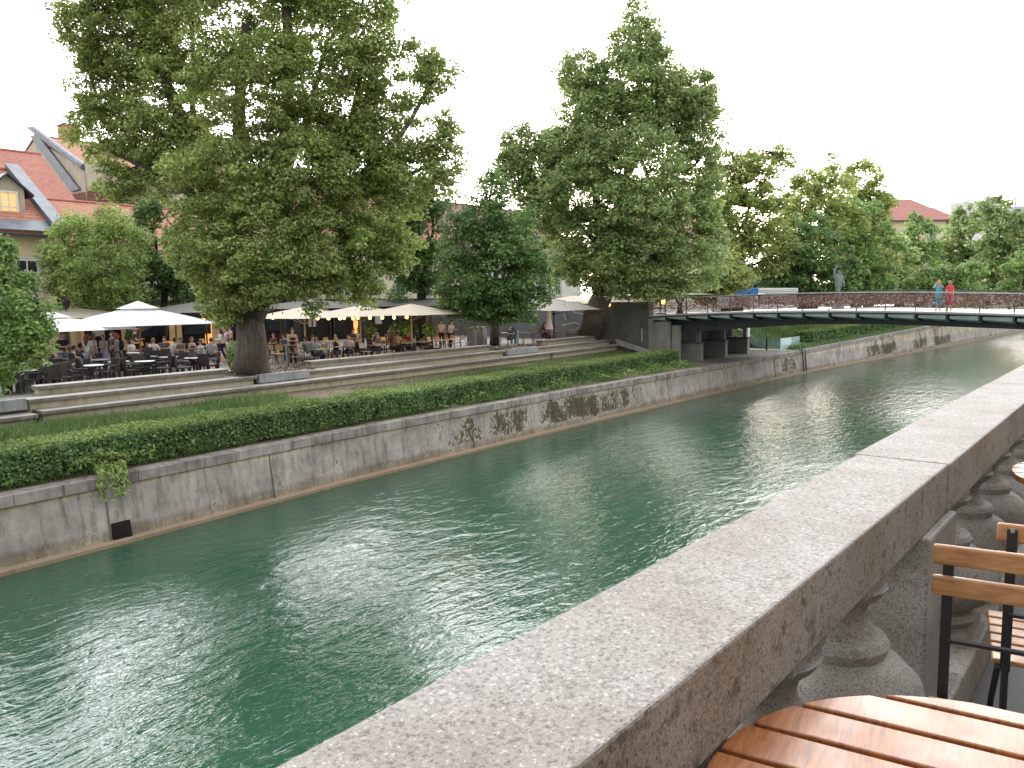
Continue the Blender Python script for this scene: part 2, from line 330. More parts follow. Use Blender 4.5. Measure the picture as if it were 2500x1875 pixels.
# ---------------------------------------------------------------- mesh building
class MB:
    def __init__(s): s.v = []; s.f = []
    def add(s, vs_, fs_):
        k = len(s.v); s.v.extend([tuple(map(float, p)) for p in vs_]); s.f.extend([tuple(i+k for i in q) for q in fs_]); return s
    def box(s, c, d, rz=0.0, taper=1.0):
        hx, hy, hz = d[0]/2, d[1]/2, d[2]/2; cs, sn = cos(rz), sin(rz); P = []
        for z, t in ((-hz, 1), (hz, taper)):
            for x, y in ((-hx,-hy),(hx,-hy),(hx,hy),(-hx,hy)):
                x *= t; y *= t
                P.append((c[0]+x*cs-y*sn, c[1]+x*sn+y*cs, c[2]+z))
        return s.add(P, [(3,2,1,0),(4,5,6,7),(0,1,5,4),(1,2,6,5),(2,3,7,6),(3,0,4,7)])
    def bb(s, x0, x1, y0, y1, z0, z1): return s.box(((x0+x1)/2,(y0+y1)/2,(z0+z1)/2), (x1-x0, y1-y0, z1-z0))
    def hexa(s, P): return s.add(P, [(3,2,1,0),(4,5,6,7),(0,1,5,4),(1,2,6,5),(2,3,7,6),(3,0,4,7)])
    def tube(s, pts, r, n=8, cap=True):
        pts = [Vector(p) for p in pts]
        if not hasattr(r, '__len__'): r = [r]*len(pts)
        P = []; up = Vector((0,0,1)); prev = None
        for i, p in enumerate(pts):
            d = (pts[min(i+1, len(pts)-1)]-pts[max(i-1, 0)])
            d = d.normalized() if d.length > 1e-9 else Vector((0,0,1))
            a = prev if prev is not None else (Vector((1,0,0)) if abs(d.z) > .9 else up)
            a = (a - d*a.dot(d))
            if a.length < 1e-6: a = Vector((0,1,0)) - d*d.y
            a.normalize(); prev = a; b = d.cross(a)
            for k in range(n):
                t = 2*pi*k/n; P.append(p + (a*cos(t)+b*sin(t))*r[i])
        fs_ = []
        for i in range(len(pts)-1):
            for k in range(n):
                fs_.append((i*n+k, i*n+(k+1)%n, (i+1)*n+(k+1)%n, (i+1)*n+k))
        if cap: fs_ += [tuple(range(n))[::-1], tuple((len(pts)-1)*n+k for k in range(n))]
        return s.add(P, fs_)
    def lathe(s, c, prof, n=24, sq=None):
        P = []
        for r, z in prof:
            for k in range(n):
                t = 2*pi*k/n; P.append((c[0]+r*cos(t), c[1]+r*sin(t), c[2]+z))
        fs_ = []
        for i in range(len(prof)-1):
            for k in range(n): fs_.append((i*n+k, i*n+(k+1)%n, (i+1)*n+(k+1)%n, (i+1)*n+k))
        fs_ += [tuple(range(n))[::-1], tuple((len(prof)-1)*n+k for k in range(n))]
        return s.add(P, fs_)
    def prism(s, poly, off):
        n = len(poly); off = np.array(off, float)
        P = [np.array(p, float) for p in poly]; Q = [p+off for p in P]
        return s.add(P+Q, [tuple(range(n))[::-1], tuple(range(n, 2*n))]+[(i, (i+1)%n, n+(i+1)%n, n+i) for i in range(n)])
    def ell(s, c, r, n=10, m=7, rot=None):
        P = []; fs_ = []
        for i in range(m+1):
            ph = pi*i/m
            for k in range(n):
                t = 2*pi*k/n; p = Vector((r[0]*sin(ph)*cos(t), r[1]*sin(ph)*sin(t), r[2]*cos(ph)))
                if rot is not None: p = rot @ p
                P.append((c[0]+p.x, c[1]+p.y, c[2]+p.z))
        for i in range(m):
            for k in range(n): fs_.append((i*n+k, (i+1)*n+k, (i+1)*n+(k+1)%n, i*n+(k+1)%n))
        return s.add(P, fs_)
    def mesh(s, name, origin=(0,0,0), smooth=False, fixn=True):
        me = bpy.data.meshes.new(name); o = np.array(origin, float)
        V = np.array(s.v, float).reshape(-1, 3)-o
        me.from_pydata(V.tolist(), [], s.f); 
        if fixn and len(s.f) < 20000:
            import bmesh
            bm = bmesh.new(); bm.from_mesh(me); bmesh.ops.recalc_face_normals(bm, faces=bm.faces[:]); bm.to_mesh(me); bm.free()
        me.update()
        if smooth: me.polygons.foreach_set('use_smooth', [True]*len(me.polygons))
        return me
    def build(s, name, mat, parent=None, origin=None, smooth=False, bevel=0.0, fixn=True):
        """one mesh object; with a parent the coordinates given are world coordinates unless origin says otherwise"""
        if origin is None: origin = tuple(parent_world(parent)) if parent is not None else (0,0,0)
        me = s.mesh(name, origin, smooth, fixn); return put(name, me, mat, parent, bevel)
def parent_world(p):
    v = Vector((0,0,0))
    while p is not None: v = v + p.location; p = p.parent
    return v
def put(name, me, mat, parent=None, bevel=0.0):
    ob = bpy.data.objects.new(name, me); col.objects.link(ob)
    if mat is not None: me.materials.append(MATS[mat] if isinstance(mat, str) else mat)
    if parent is not None: ob.parent = parent
    if bevel:
        b = ob.modifiers.new('edge', 'BEVEL'); b.width = bevel; b.segments = 2; b.limit_method = 'ANGLE'; b.angle_limit = radians(40)
    return ob
def tag(o, label=None, cat=None, group=None, kind=None):
    if label: o['label'] = label
    if cat: o['category'] = cat
    if group: o['group'] = group
    if kind: o['kind'] = kind
    return o
def thing(name, label, cat, loc=(0,0,0), rz=0.0, group=None):
    o = bpy.data.objects.new(name, None); col.objects.link(o); o.location = loc; o.rotation_euler = (0,0,rz); o.empty_display_size = .2
    return tag(o, label, cat, group)
def dup(o, loc=None, rz=None, label=None, group=None, parent=None):
    c = o.copy(); col.objects.link(c)
    if parent is not None: c.parent = parent
    if loc is not None: c.location = loc
    if rz is not None: c.rotation_euler = (0,0,rz)
    if label: c['label'] = label
    if group: c['group'] = group
    for ch in KIDS.get(o.name, []): dup(ch, parent=c)
    return c
KIDS = {}
def freeze(o):                                # remember the parts of a source thing before copying it
    KIDS[o.name] = [c for c in o.children]
    for c in o.children: freeze(c)
def quads(name, V, mat, parent=None, origin=None):
    """fast mesh of loose quads; V is (n,4,3)"""
    n = len(V); V = np.asarray(V, dtype=np.float32)
    if origin is None: origin = np.array(parent_world(parent)) if parent is not None else np.zeros(3)
    V = V - np.asarray(origin, dtype=np.float32)
    me = bpy.data.meshes.new(name); me.vertices.add(n*4); me.loops.add(n*4); me.polygons.add(n)
    me.vertices.foreach_set('co', V.reshape(-1)); me.loops.foreach_set('vertex_index', np.arange(n*4, dtype=np.int32))
    me.polygons.foreach_set('loop_start', np.arange(0, n*4, 4, dtype=np.int32))
    me.update(calc_edges=True); me.validate()
    return put(name, me, mat, parent)
def struct(name, mb, mat): return tag(mb.build(name, mat), kind='structure')

# ---------------------------------------------------------------- the setting
def Yw(X): return float(np.interp(X, [-60, 5.5, 16, 30, 60, 75, 102, 154, 300], [17.9, 19.85, 20.75, 21.25, 21.6, 20.9, 19.0, 17.1, 12]))
def ZT(X): return float(np.interp(X, [0, 60, 75, 102, 154], [1.75, 1.75, 2.05, 2.75, 3.0]))
def Y2(X): return 26.9 + .08*(X-8.8)
def Yh(X): return 20.95 + .0765*(X-5.7)
BANK = math.atan(.08)
PLAZA, TERR = 3.25, 4.64

struct('river', MB().add([(-90,-30,0),(320,-30,0),(320,40,0),(-90,40,0)], [(0,1,2,3)]), 'river_water')
def strip(name, xs, prof, mat):
    """sheet running along the bank; prof(X) gives [(Y,z)...]"""
    b = MB(); P = []; k = None
    for X in xs:
        q = prof(X); k = len(q); P += [(X, y, z) for y, z in q]
    b.add(P, [(i*k+j, (i+1)*k+j, (i+1)*k+j+1, i*k+j+1) for i in range(len(xs)-1) for j in range(k-1)])
    return struct(name, b, mat)
xs_a = [-60, -30, 0, 5, 10, 16, 22, 30, 38, 47.4]
strip('bank_slope', xs_a, lambda X: [(Yw(X)+.9, 1.74), (Yw(X)+1.2, 1.80), (Yh(X)+.1, 1.95), (Yh(X)+1.6, 2.1), (Y2(X)-.58, 2.52), (Y2(X)+.6, 2.5)], 'turf')
strip('plaza_paving', [-60, 0, 47.6], lambda X: [(Y2(X)+.5, 2.4), (Y2(X)+.5, PLAZA), (60, PLAZA), (90, PLAZA)], 'paving')
xs_b = [62.5, 70, 78, 88, 102, 125, 154, 220, 300]
strip('far_bank_slope', xs_b, lambda X: [(Yw(X)+.9, ZT(X)-.01), (Yw(X)+2.2, ZT(X)+.08), (Yw(X)+4.2, ZT(X)+.25), (Yw(X)+8.5, max(4.1, ZT(X)+1.3)), (Yw(X)+10, 4.75)], 'turf_far')
strip('street', [47.6, 62.5, 78, 102, 154, 300], lambda X: [(31.0 if X < 63 else Yw(X)+9.9, 4.9), (60, 4.9), (110, 4.9)], 'asphalt')
strip('quay_walk', [47.4, 55, 62.5], lambda X: [(Yw(X)+.9, 1.745), (31.0, 1.76)], 'paving')
struct('ground', MB().add([(-900,89,3.2),(1500,109,3.2),(1500,1200,3.2),(-900,1200,3.2)], [(0,1,2,3)]).add([(299,-400,3.1),(1500,-400,3.1),(1500,110,3.1),(299,110,3.1)], [(0,1,2,3)]), 'turf_far')
struct('terrace_floor', MB().bb(-14, 24, -14, .88, TERR-.5, TERR), 'dark_floor')

# quay wall of the far bank: footing, battered wall, coping in stones
qw = thing('quay_wall', 'long sloping concrete quay wall with dark moss patches along the far water edge', 'wall', (0, 20, 0))
xs_q = sorted(set(list(np.arange(-60, 62, 4.0)) + list(np.arange(62, 160, 8.0)) + [220, 300]))
def qstrip(prof):
    b = MB(); k = len(prof(0)); P = []
    for X in xs_q: P += [(X, y, z) for y, z in prof(X)]
    b.add(P, [(i*k+j, (i+1)*k+j, (i+1)*k+j+1, i*k+j+1) for i in range(len(xs_q)-1) for j in range(k-1)]); return b
qstrip(lambda X: [(Yw(X), -.8), (Yw(X)+.02, .09), (Yw(X)+.34, .11)]).build('footing', 'footing_concrete', qw)
qstrip(lambda X: [(Yw(X)+.30, .05), (Yw(X)+.52, ZT(X)-.27), (Yw(X)+.9, ZT(X)-.27)]).build('wall_face', 'quay_concrete', qw)
b = MB(); Xc = -60.0
while Xc < 290:
    L = 3.0 if Xc < 70 else 6.0; a, c = Xc+.006, Xc+L-.006
    y0, y1, z0, z1 = Yw(a), Yw(c), ZT(a), ZT(c)
    b.hexa([(a,y0+.44,z0-.28),(c,y1+.44,z1-.28),(c,y1+.98,z1-.28),(a,y0+.98,z0-.28),(a,y0+.44,z0),(c,y1+.44,z1),(c,y1+.98,z1),(a,y0+.98,z0)])
    Xc += L
b.build('coping', 'coping_concrete', qw, bevel=.012)
b = MB()
for X in (8.1, 13.2, 22.9, 31.2, 40.2, 57.0):
    b.hexa([(X,Yw(X)+.27,.1),(X+.03,Yw(X)+.27,.1),(X+.03,Yw(X)+.5,.1),(X,Yw(X)+.5,.1),(X,Yw(X)+.505,1.47),(X+.03,Yw(X)+.505,1.47),(X+.03,Yw(X)+.6,1.47),(X,Yw(X)+.6,1.47)])
b.build('joint', 'dark_concrete', qw)
dr = onz(306, 1300, .28); X = dr[0]
MB().hexa([(X-.24,Yw(X)+.22,.06),(X+.24,Yw(X)+.22,.06),(X+.24,Yw(X)+.6,.06),(X-.24,Yw(X)+.6,.06),(X-.24,Yw(X)+.33,.52),(X+.24,Yw(X)+.33,.52),(X+.24,Yw(X)+.7,.52),(X-.24,Yw(X)+.7,.52)]).build('drain_opening', 'shop_dark', qw)
lad = thing('ladder', 'dark steel ladder fixed down the far quay wall beyond the bridge', 'ladder', (62.6, Yw(62.6)+.4, 0))
for s in (0, .62):
    MB().tube([(62.6+s, Yw(62.6)+.16, -.3), (62.6+s, Yw(62.6)+.40, 1.80), (62.6+s, Yw(62.6)+.7, 1.88)], .05, 6).build('rail', 'steel_dark', lad)
b = MB()
for z in np.arange(.1, 1.7, .3): b.tube([(62.6, Yw(62.6)+.2+.1*z, z), (63.22, Yw(62.6)+.2+.1*z, z)], .02, 5)
b.build('rungs', 'steel_dark', lad)

# stepped stone seats between the plaza and the grass
def slab_along(b, X0, X1, off0, off1, z0, z1):
    b.hexa([(X0,Y2(X0)+off0,z0),(X1,Y2(X1)+off0,z0),(X1,Y2(X1)+off1,z0),(X0,Y2(X0)+off1,z0),(X0,Y2(X0)+off0,z1),(X1,Y2(X1)+off0,z1),(X1,Y2(X1)+off1,z1),(X0,Y2(X0)+off1,z1)]); return b
def step(X0, X1, off, depth, zt, zb, label, joints=(), riser='step_cream'):
    t = thing('stone_step', label, 'step', ((X0+X1)/2, Y2((X0+X1)/2)+off, zb), group='stepped stone seats along the bank')
    ends = [X0] + [j for j in joints if X0 < j < X1] + [X1]
    b = MB()
    for a, c in zip(ends, ends[1:]): slab_along(b, a+.006, c-.006, off, off+depth, zt-.115, zt+rnd.uniform(-.004, .004))
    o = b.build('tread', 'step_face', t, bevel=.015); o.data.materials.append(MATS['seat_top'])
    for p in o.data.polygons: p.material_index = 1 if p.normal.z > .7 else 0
    slab_along(MB(), X0+.10, X1-.10, off+.20, off+depth-.02, zb-.15, zt-.113).build('riser', riser, t)
    return t
step(9.1, 16.15, .78, .62, 3.57, 3.25, 'topmost stone bench in front of the wicker chairs beneath the white parasol', (12.6,))
step(20.3, 33.6, .78, .62, 3.57, 3.25, 'topmost stone bench running below the slatted wooden chairs and cream parasols', (29.3,))
step(39.0, 46.7, .78, .62, 3.57, 3.25, 'topmost stone bench right of the tree planter, near the leaning trunk', (43.5,))
step(8.55, 17.0, 0, .80, 3.254, 2.97, 'middle stone step below the wicker chair terrace, left of the big trunk', (13.0,))
step(19.65, 34.0, 0, .80, 3.254, 2.97, 'middle stone step below the wooden chair terrace, right of the big trunk', (29.8,))
step(37.4, 48.6, 0, .80, 3.254, 2.97, 'middle stone step left of the bridge abutment', (42,))
step(-30, 8.6, -.64, .82, 2.84, 2.4, 'lowest stone step cut by the left edge of the picture, set a little lower', (-5,))
step(8.7, 38.2, -.62, .82, 2.92, 2.5, 'very long lowest stone step standing in the grass behind the hedge', (14.2, 19.2, 26.4, 32.7))
step(38.25, 52.0, -.62, .82, 2.92, 2.5, 'lowest stone step ending at the sloping kerb beside the bridge abutment', (44,))
def planter_wall(X0, X1, label, off=-.02):
    slab = MB(); slab_along(slab, X0, X1, off, off+.30, 2.95, 3.30)
    return tag(slab.build('planter_wall', 'step_block', origin=((X0+X1)/2, Y2(X0), 2.95), bevel=.02), label, 'planter wall')
def _pw(X0, X1, label):
    o = planter_wall(X0, X1, label); o.location = ((X0+X1)/2, Y2(X0), 2.95); return o
_pw(17.05, 19.6, 'grey marble block edging the earth around the big trunk')
_pw(34.05, 37.35, 'grey marble block edging the earth below the small tree')
_pw(48.65, 51.2, 'grey marble block edging the earth by the leaning trunk')
_pw(2.0, 8.5, 'grey marble block at the left end of the stone steps')
# earth and fallen leaves in the tree pits
for X0, X1 in ((16.4, 20.2), (33.7, 38.9), (46.8, 51.5)):
    tag(slab_along(MB(), X0, X1, .28, 2.6, 3.1, 3.262).build('tree_pit_soil', 'soil'), kind='structure')

# street landing of the bridge and what holds it up
ab = thing('bridge_abutment', 'grey concrete abutment block holding the left end of the footbridge', 'abutment', (47.3, 27.2, 1.7))
MB().bb(46.9, 47.6, 26.95, 31.3, 1.6, 5.93).build('parapet_block', 'dark_concrete', ab, bevel=.02)
MB().bb(47.05, 62.3, 29.5, 31.4, 1.7, 4.54).build('back_wall', 'shaded_wall', ab)
MB().bb(47.02, 47.5, 25.55, 26.93, 1.6, 4.55).build('front_wall', 'pier_concrete', ab, bevel=.02)
MB().bb(46.86, 47.2, 26.70, 26.94, 1.7, 4.75).build('corner_post', 'pier_concrete', ab, bevel=.01)
MB().bb(47.5, 47.9, 25.0, 25.5, 1.7, 4.3).build('inner_pilaster', 'pier_concrete', ab)
MB().bb(47.62, 63.0, 27.26, 31.5, 4.55, 4.93).build('landing_slab', 'panel_grey', ab)
MB().bb(61.5, 62.0, 27.4, 31.0, 1.7, 4.54).build('end_wall', 'dark_concrete', ab)
b = MB().hexa([(46.6,Y2(46)-.55,2.9),(47.0,Y2(46)-.55,2.9),(47.0,24.6,1.78),(46.6,24.6,1.78),(46.6,Y2(46)-.4,3.3),(47.0,Y2(46)-.4,3.3),(47.0,24.6,2.0),(46.6,24.6,2.0)])
tag(b.build('sloping_kerb', 'step_block'), 'pale sloping stone kerb running down beside the bridge abutment', 'kerb')
# grey hoarding left of the abutment with white scrawls on it
ho = thing('hoarding', 'long grey sheet hoarding with pale scrawled lines behind the leaning trunk', 'fence', (47.3, 35, PLAZA))
for a, c in ((31.32, 34.0), (34.03, 36.6), (36.63, 39.6), (39.63, 42.2)):
    MB().bb(47.05, 47.15, a, c, PLAZA, PLAZA+2.25 + (.35 if a < 34 else 0)).build('panel', 'hoarding_grey' if 'hoarding_grey' in MATS else pm('hoarding_grey', (.145,.155,.165), (.105,.112,.12), 1.2, .7), ho)
tag(MB().bb(47.25, 47.55, 31.45, 62, PLAZA-.2, 4.89).build('retaining_wall', 'dark_concrete'), 'low dark retaining wall below the raised street behind the hoarding', 'wall')
b = MB()
def scrawl(pts): b.tube([onX(px, py, 47.035) for px, py in pts], .022, 5)
scrawl([(1356,762),(1375,759),(1399,757),(1402,762),(1428,768),(1443,767)]); scrawl([(1372,794),(1392,790),(1402,787),(1418,793),(1430,793)])
scrawl([(1376,766),(1383,782)]); scrawl([(1470,768),(1499,776),(1505,770)]); scrawl([(1458,799),(1484,811),(1500,816),(1506,812)]); scrawl([(1425,770),(1418,785)])
b.build('scrawl', 'white_paint', ho)

# ---------------------------------------------------------------- the footbridge
def ZD(Y): return 5.28 - .0022*(Y-15.2)**2
BX0, BX1, BY0, BY1 = 47.0, 57.4, .6, 27.25
br = thing('footbridge', 'arched steel footbridge with wire railings crossing the river', 'bridge', (52, 14, 5.2))
ys = np.linspace(BY0, BY1, 28)
def arch(x0, x1, ztop, zbot, name, mat, yy=ys):
    b = MB(); n = len(yy)
    P = []
    for y in yy: P += [(x0,y,zbot(y)),(x1,y,zbot(y)),(x1,y,ztop(y)),(x0,y,ztop(y))]
    b.add(P, [(i*4+j, i*4+(j+1)%4, (i+1)*4+(j+1)%4, (i+1)*4+j) for i in range(n-1) for j in range(4)]+[(0,1,2,3),((n-1)*4+3,(n-1)*4+2,(n-1)*4+1,(n-1)*4)])
    return b.build(name, mat, br)
arch(BX0, BX1, lambda y: ZD(y)+.02, lambda y: ZD(y)-.07, 'deck', 'deck_light')
arch(BX0-.06, BX0-.004, lambda y: ZD(y)-.02, lambda y: ZD(y)-.10, 'edge_strip', 'panel_grey')
arch(BX0+.05, BX1-.05, lambda y: ZD(y)-.075, lambda y: ZD(y)-.17, 'underside', 'girder_paint')
def gb(y): return float(np.interp(y, [0, 5.4, 10.4, 13.7, 16.6, 20, 22.6, 24.7, 26.3, 27.3], [3.9, 4.24, 4.41, 4.46, 4.42, 4.18, 3.98, 3.84, 4.0, 4.3]))
arch(48.4, 49.3, lambda y: ZD(y)-.16, gb, 'girder', 'girder_paint'); arch(55.2, 56.1, lambda y: ZD(y)-.16, gb, 'girder', 'girder_paint')
posts = [25.72 - 1.541*k for k in range(17)]
for y in [27.2] + posts:
    z = ZD(y)
    if y < 27:
        MB().hexa([(BX0+.02,y-.04,z-.34),(48.42,y-.04,z-.60),(48.42,y+.04,z-.60),(BX0+.02,y+.04,z-.34),(BX0+.02,y-.04,z-.16),(48.42,y-.04,z-.16),(48.42,y+.04,z-.16),(BX0+.02,y+.04,z-.16)]).build('bracket', 'girder_paint', br)
        # the pale tapered haunch beside each bracket
        MB().hexa([(BX0+.10,y+.06,z-.40),(48.3,y+.06,z-.58),(48.3,y+1.40,z-.44),(BX0+.10,y+1.40,z-.31),(BX0+.06,y+.06,z-.165),(48.3,y+.06,z-.165),(48.3,y+1.40,z-.165),(BX0+.06,y+1.40,z-.165)]).build('haunch', 'bracket_paint', br)
def railing(x, zt, wires, lean):
    for y in [27.15] + posts:
        z = ZD(y); MB().box((x+lean/2, y, z+zt/2-.06), (.045, .05, zt+.12)).build('post', 'rail_rust', br)
    b = MB()
    for k in range(wires):
        h = .12 + (zt-.16)*k/(wires-1)
        b.tube([(x, y, ZD(y)+h) for y in ys if y > .5], .011, 4)
    b.build('wires', 'rail_rust', br)
    yy = [y for y in ys]
    n = len(yy); P = []; bb_ = MB()
    for y in yy: P += [(x-.05,y,ZD(y)+zt),(x+.05,y,ZD(y)+zt),(x+.05,y,ZD(y)+zt+.07),(x-.05,y,ZD(y)+zt+.07)]
    bb_.add(P, [(i*4+j, i*4+(j+1)%4, (i+1)*4+(j+1)%4, (i+1)*4+j) for i in range(n-1) for j in range(4)])
    bb_.build('handrail', 'handrail_dark' if x < 50 and False else ('steel_light' if x < 50 else 'handrail_dark'), br)
railing(BX0+.02, 1.02, 11, 0.0); railing(BX1-.05, 1.14, 11, 0.0)
for y in (21.3, 21.3+.02): pass
# love locks hanging on the wires
def locks(name, x, n, zt, wires):
    b = MB(); m, nn, l, bs, o = newmat(name); g = nn.new("ShaderNodeNewGeometry")
    r = ramp(nn, [(0,(.16,.06,.05)),(.3,(.09,.06,.055)),(.42,(.28,.17,.11)),(.55,(.27,.07,.06)),(.72,(.16,.15,.15)),(.86,(.45,.40,.38))], 'CONSTANT')
    l.new(g.outputs['Random Per Island'], r.inputs[0]); l.new(r.outputs[0], bs.inputs['Base Color']); bs.inputs['Roughness'].default_value = .4; bs.inputs['Metallic'].default_value = .3
    for i in range(n):
        y = rnd.uniform(1.0, 27.0); k = rnd.choice([2,3,4,4,5,5,6,6,7,7,8,8,9])
        if rnd.random() < .35: y = 13+rnd.gauss(0, 5)
        if not 1 < y < 27: continue
        h = .12 + (zt-.16)*k/(wires-1); s = rnd.uniform(.7, 1.35)
        b.box((x-.02+rnd.uniform(-.02,.02), y, ZD(y)+h-.035*s), (.022*s, .045*s, .05*s), rnd.uniform(-.5,.5))
    return tag(b.build('padlocks', name, fixn=False), 'mass of rusty and coloured love padlocks hung on the bridge wires', 'padlocks', kind='stuff')
locks('padlock_near', BX0-.02, 3400, 1.02, 11); locks('padlock_far', BX1-.08, 3900, 1.14, 11)
# piers on the quay walk under the bridge
for X, wdt in ((49.7, 1.62), (53.7, 1.75), (57.7, 1.75)):
    p = thing('bridge_pier', {49.7: 'nearest broad concrete pier under the footbridge', 53.7: 'middle concrete pier under the footbridge, mostly in shade', 57.7: 'farthest concrete pier under the footbridge beside the glass screen'}[X], 'pier', (X, 25, 1.75), group='concrete piers under the bridge')
    yc = 24.42+wdt/2
    MB().bb(X, X+.42, 24.42, 24.42+wdt, 1.70, 2.92).build('pier_body', 'pier_concrete', p, bevel=.02)
    MB().bb(X-.03, X+.45, 24.40, 24.42+wdt+.03, 2.92, 3.06).build('cap', 'dark_concrete', p, bevel=.01)
    MB().bb(X+.08, X+.34, 24.55, 24.85, 3.06, 4.75).build('bearing_post', 'pier_concrete', p)
# glass screen and stairs beyond the bridge
gs = thing('glass_screen', 'low glass screen with one frosted pane on the quay beyond the bridge', 'screen', (62, 24.3, 1.75))
g0 = onz(1832, 853, 1.76); g1 = onz(1905, 857, 1.76); g2 = onz(1932, 853, 1.76); g3 = onz(1952, 849, 1.78)
for i, (a, c) in enumerate(((g0, g1), (g1, g2), (g2, g3))):
    d = (c-a)/np.linalg.norm(c-a); nrm = np.array([-d[1], d[0], 0])*.03
    MB().prism([a+d*.03+(0,0,.08), c-d*.03+(0,0,.08), c-d*.03+(0,0,1.02), a+d*.03+(0,0,1.02)], nrm).build('pane', 'screen_frost' if i == 1 else 'screen_glass', gs)
for q in ((g0*.45+g1*.55),): MB().box((q[0], q[1], 2.25), (.10, .10, 1.05)).build('post', 'steel_dark', gs)
st = thing('stone_stairs', 'pale stone stairs with a white stringer climbing behind the glass screen', 'stairs', (66, 27, 1.75))
b = MB()
for k in range(12): b.bb(64.6+.10*k, 70.5-.1*k, 26.0+.42*k, 26.0+.42*k+.60, 1.75, 1.75+.27*(k+1))
b.build('treads', 'step_face', st)
MB().hexa([(64.2,25.6,1.75),(64.5,25.6,1.75),(64.5,31,4.6),(64.2,31,4.6),(64.2,25.6,2.1),(64.5,25.6,2.1),(64.5,31,5.1),(64.2,31,5.1)]).build('stringer', 'white_paint', st)
MB().bb(62.0, 62.35, 26.2, 26.6, 1.75, 4.4).build('newel', 'white_paint', st)

# ---------------------------------------------------------------- vegetation
_fh = np.array([cos(YAW), sin(YAW), 0.0]); _rh = np.array([sin(YAW), -cos(YAW), 0.0]); _up = np.array([0, 0, 1.0])
def leaf_quads(P, N, size, rng_=rng, aspect=.72):
    """kite shaped leaves at points P facing about N"""
    n = len(P); N = N/np.linalg.norm(N, axis=1, keepdims=True)
    a = rng_.normal(size=(n, 3)); a -= N*np.sum(a*N, axis=1, keepdims=True); a /= np.linalg.norm(a, axis=1, keepdims=True)
    b = np.cross(N, a); s = size*rng_.uniform(.55, 1.45, (n, 1))
    fold = N*s*.18
    return np.stack([P-a*s*.55, P+b*s*.5*aspect+fold-a*s*.05, P+a*s*.6, P-b*s*.5*aspect+fold-a*s*.05], axis=1)
def clumps(C, r, per, droop=.35, flat=.62):
    """leaves of many drooping sprays: C (n,3) centres, r (n,) radii"""
    n = len(C); k = per
    u = rng.normal(size=(n, k, 3)); u /= np.linalg.norm(u, axis=2, keepdims=True)
    rad = rng.uniform(.25, 1.0, (n, k, 1))**.6
    d = u*rad; d[..., 2] *= flat
    off = d*r[:, None, None]
    hr = np.sqrt(off[..., 0]**2+off[..., 1]**2); off[..., 2] -= droop*hr**2/np.maximum(r[:, None], .05)
    P = C[:, None, :]+off
    N = u*.55 + np.array([0, 0, .75]) + rng.normal(size=(n, k, 3))*.45
    return P.reshape(-1, 3), N.reshape(-1, 3)
def lobe_points(center, rad, axes, n, shell=.45):
    u = rng.normal(size=(n, 3)); u /= np.linalg.norm(u, axis=1, keepdims=True)
    r = (shell + (1-shell)*rng.uniform(0, 1, (n, 1))**.55)*rng.uniform(.86, 1.10, (n, 1))
    q = u*r
    return center + q[:, :1]*axes[0]*rad[0] + q[:, 1:2]*axes[1]*rad[1] + q[:, 2:]*axes[2]*rad[2]
AX = (_rh, _fh, _up)
def limb(b, pts, r0, r1, n=7, wob=.0):
    pts = [np.array(p, float) for p in pts]; k = max(2, 3*(len(pts)-1)); out = []
    t = np.linspace(0, len(pts)-1, k+1)
    for q in t:
        i = min(int(q), len(pts)-2); out.append(pts[i]*(1-(q-i))+pts[i+1]*(q-i)+np.array([rnd.uniform(-wob, wob) for _ in range(3)])*(0 < q < len(pts)-1))
    rr = np.linspace(0, 1, len(out)); b.tube(out, [r0*(1-q)**1.0+r1*q for q in rr], n)
